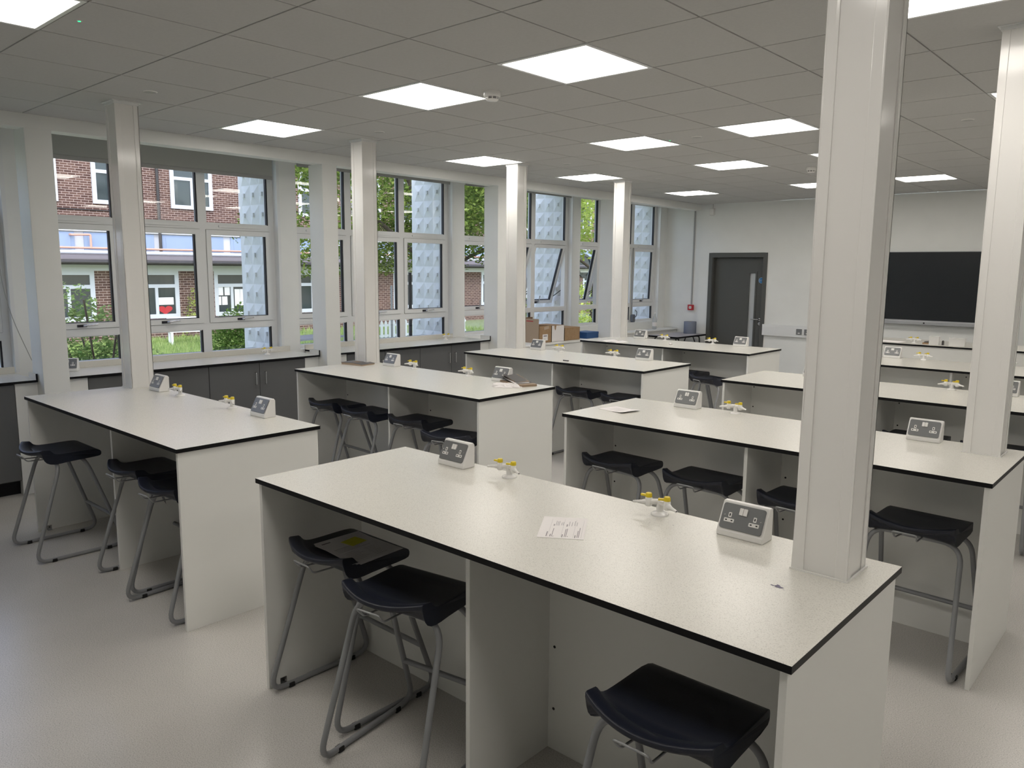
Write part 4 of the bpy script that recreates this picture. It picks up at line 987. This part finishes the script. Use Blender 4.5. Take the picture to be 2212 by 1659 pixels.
tree((-13.8, 21.6, ZG), 'yellow green spring tree outside, seen through the window nearest the far wall', blobs, 'leafyellow', 9000, 0.15,
     [(0, 0, 0), (0.1, 0, 1.5), (0, 0.1, 3.0), (0.1, 0.1, 5.0)], [[(0, 0, 1.6), (0.8, 0.8, 2.6), (1.4, 1.2, 4.0)], [(0, 0.1, 2.2), (-0.5, -1.0, 3.0), (-0.6, -1.8, 4.4)]], 9)
def shrub(loc, label, blobs_, leafm, n, size, stems, seed, name='shrub', inner=None):
    S = empty(name, loc, label=label, cat='shrub'); rnd = random.Random(seed); c = MB()
    tot = sum(r[0] * r[1] * r[2] for _, r in blobs_)
    for cc, r in blobs_: leaves(c, int(n * r[0] * r[1] * r[2] / tot), in_ball(cc, r, rnd, 0.45), size, rnd)
    c.build('foliage', leafm, S)
    if stems:
        b = MB()
        for s_ in stems: b.tube(fillet(s_, 0.3, 4), 0.012, 6)
        b.build('stems', 'bark', S)
    return S
R2 = random.Random(21)
def stems_for(n, spread, h, rnd): return [[(0.05 * cos(k), 0.05 * sin(k), 0), (spread * 0.5 * cos(k * 2.4), spread * 0.6 * sin(k * 2.4), h * 0.5), (spread * cos(k * 2.4), spread * sin(k * 2.4) * 1.2, h * rnd.uniform(0.75, 1.0))] for k in range(n)]
shrub((-7.3, 2.42, ZG), 'tall loose green shrub outside the left part of the window with the blind',
      [((0, -0.15, 1.35), (0.32, 0.36, 0.42)), ((0.0, 0.0, 0.9), (0.45, 0.55, 0.45)), ((0, 0.5, 0.95), (0.35, 0.35, 0.30)), ((0, 0.2, 0.45), (0.5, 0.9, 0.35)), ((0, -0.3, 1.9), (0.18, 0.2, 0.22)), ((0, -0.1, 1.65), (0.25, 0.28, 0.25)), ((0, 0.9, 0.7), (0.3, 0.4, 0.25))],
      'leafshrub', 6500, 0.062, stems_for(9, 0.5, 2.0, R2), 3)
shrub((-10.0, 6.05, ZG), 'dense dark green rounded bush outside, partly behind the patterned fin', [((0, 0, 0.85), (0.75, 0.82, 0.85)), ((0, 0.1, 0.4), (0.8, 0.8, 0.5)), ((0, -0.4, 0.8), (0.4, 0.40, 0.6)), ((0, 0.3, 1.2), (0.5, 0.5, 0.5))], 'leafhedge', 17000, 0.055, None, 4)
shrub((-21.55, 10.25, ZG), 'thin yellow green climber on the brick wall between the lower windows', [((0, 0.05 * k, 0.15 + 0.22 * k), (0.10, 0.16 + 0.05 * (k % 2), 0.14)) for k in range(-1, 7)], 'leafyellow', 260, 0.09, [[(0, 0, 0), (0, 0.05, 0.7), (0, 0.15, 1.4)]], 6, 'climber')
for i, (x, y, lab) in enumerate(((-9.5, 15.3, 'pale leafed bush outside, low in the window nearest the far wall'), (-19.5, 24.2, 'sparse green bush by the far brick wall, seen right of the third window pier'))):
    shrub((x, y, ZG), lab, [((0, 0, 0.6), (0.6, 0.9, 0.5)), ((0, 0.3, 1.1), (0.4, 0.5, 0.35)), ((0, -0.4, 1.0), (0.35, 0.4, 0.3))], 'leafyellow' if i == 0 else 'leafshrub', 900, 0.10, stems_for(5, 0.4, 1.1, R2), 31 + i)
# fence, posts and seats on the lawn
F = empty('picket_fence', (-16.0, 15.2, ZG), label='low white picket fence across the lawn, seen under the tree', cat='fence')
f = MB()
for k in range(26): y = -2.0 + k * 0.16; f.prism([(y, 0.0), (y + 0.09, 0.0), (y + 0.09, 0.62), (y + 0.045, 0.70), (y, 0.62)], 0.0, 0.02, 'x')
f.build('pickets', 'upvc', F)
for z in (0.18, 0.50): MB().box(-0.03, 0, -2.05, 2.15, z, z + 0.07).build('rail', 'upvc', F)
for i, (x, y) in enumerate(((-9.0, 8.42), (-9.0, 8.90))):
    o = MB().tube([(x, y, ZG), (x, y, 1.40)], 0.022, 10).build('metal_post', 'greypost'); tag(o, ['slim grey metal post on the lawn, left of the pair', 'slim grey metal post on the lawn beside the patterned fin'][i], 'post', 'grey metal posts on the lawn')
T_ = empty('picnic_table', (-12.0, 8.45, ZG), radians(10), 'grey picnic table on the lawn, seen left of the second pier', 'table')
MB().box(-0.38, 0.38, -0.8, 0.8, 0.72, 0.76).build('tabletop', 'slate', T_)
for s_ in (-1, 1):
    MB().box(s_ * 0.70 - 0.13, s_ * 0.70 + 0.13, -0.8, 0.8, 0.43, 0.47).build('bench_seat', 'slate', T_)
    f = MB(); f.tube([(-0.72, s_ * 0.6, 0), (-0.25, s_ * 0.6, 0.72)], 0.035, 6); f.tube([(0.72, s_ * 0.6, 0), (0.25, s_ * 0.6, 0.72)], 0.035, 6); f.box(-0.78, 0.78, s_ * 0.6 - 0.02, s_ * 0.6 + 0.02, 0.36, 0.43); f.build('trestle', 'upvc', T_)
G = empty('garden_bench', (-19.3, 9.25, ZG), radians(-15), 'white slatted garden bench by the brick wall, half hidden in grass', 'bench')
f = MB()
for k in range(5): f.box(-0.22 + k * 0.1, -0.15 + k * 0.1, -0.55, 0.55, 0.40, 0.43)
f.build('seat', 'upvc', G); f = MB()
for k in range(9): f.box(-0.26, -0.23, -0.53 + k * 0.13, -0.47 + k * 0.13, 0.43, 0.78)
f.box(-0.265, -0.225, -0.55, 0.55, 0.76, 0.82); f.build('backrest', 'upvc', G)
for (x, y) in ((-0.22, -0.5), (0.22, -0.5), (-0.22, 0.5), (0.22, 0.5)): MB().box(x - 0.03, x + 0.03, y - 0.03, y + 0.03, 0, 0.40).build('leg', 'upvc', G)
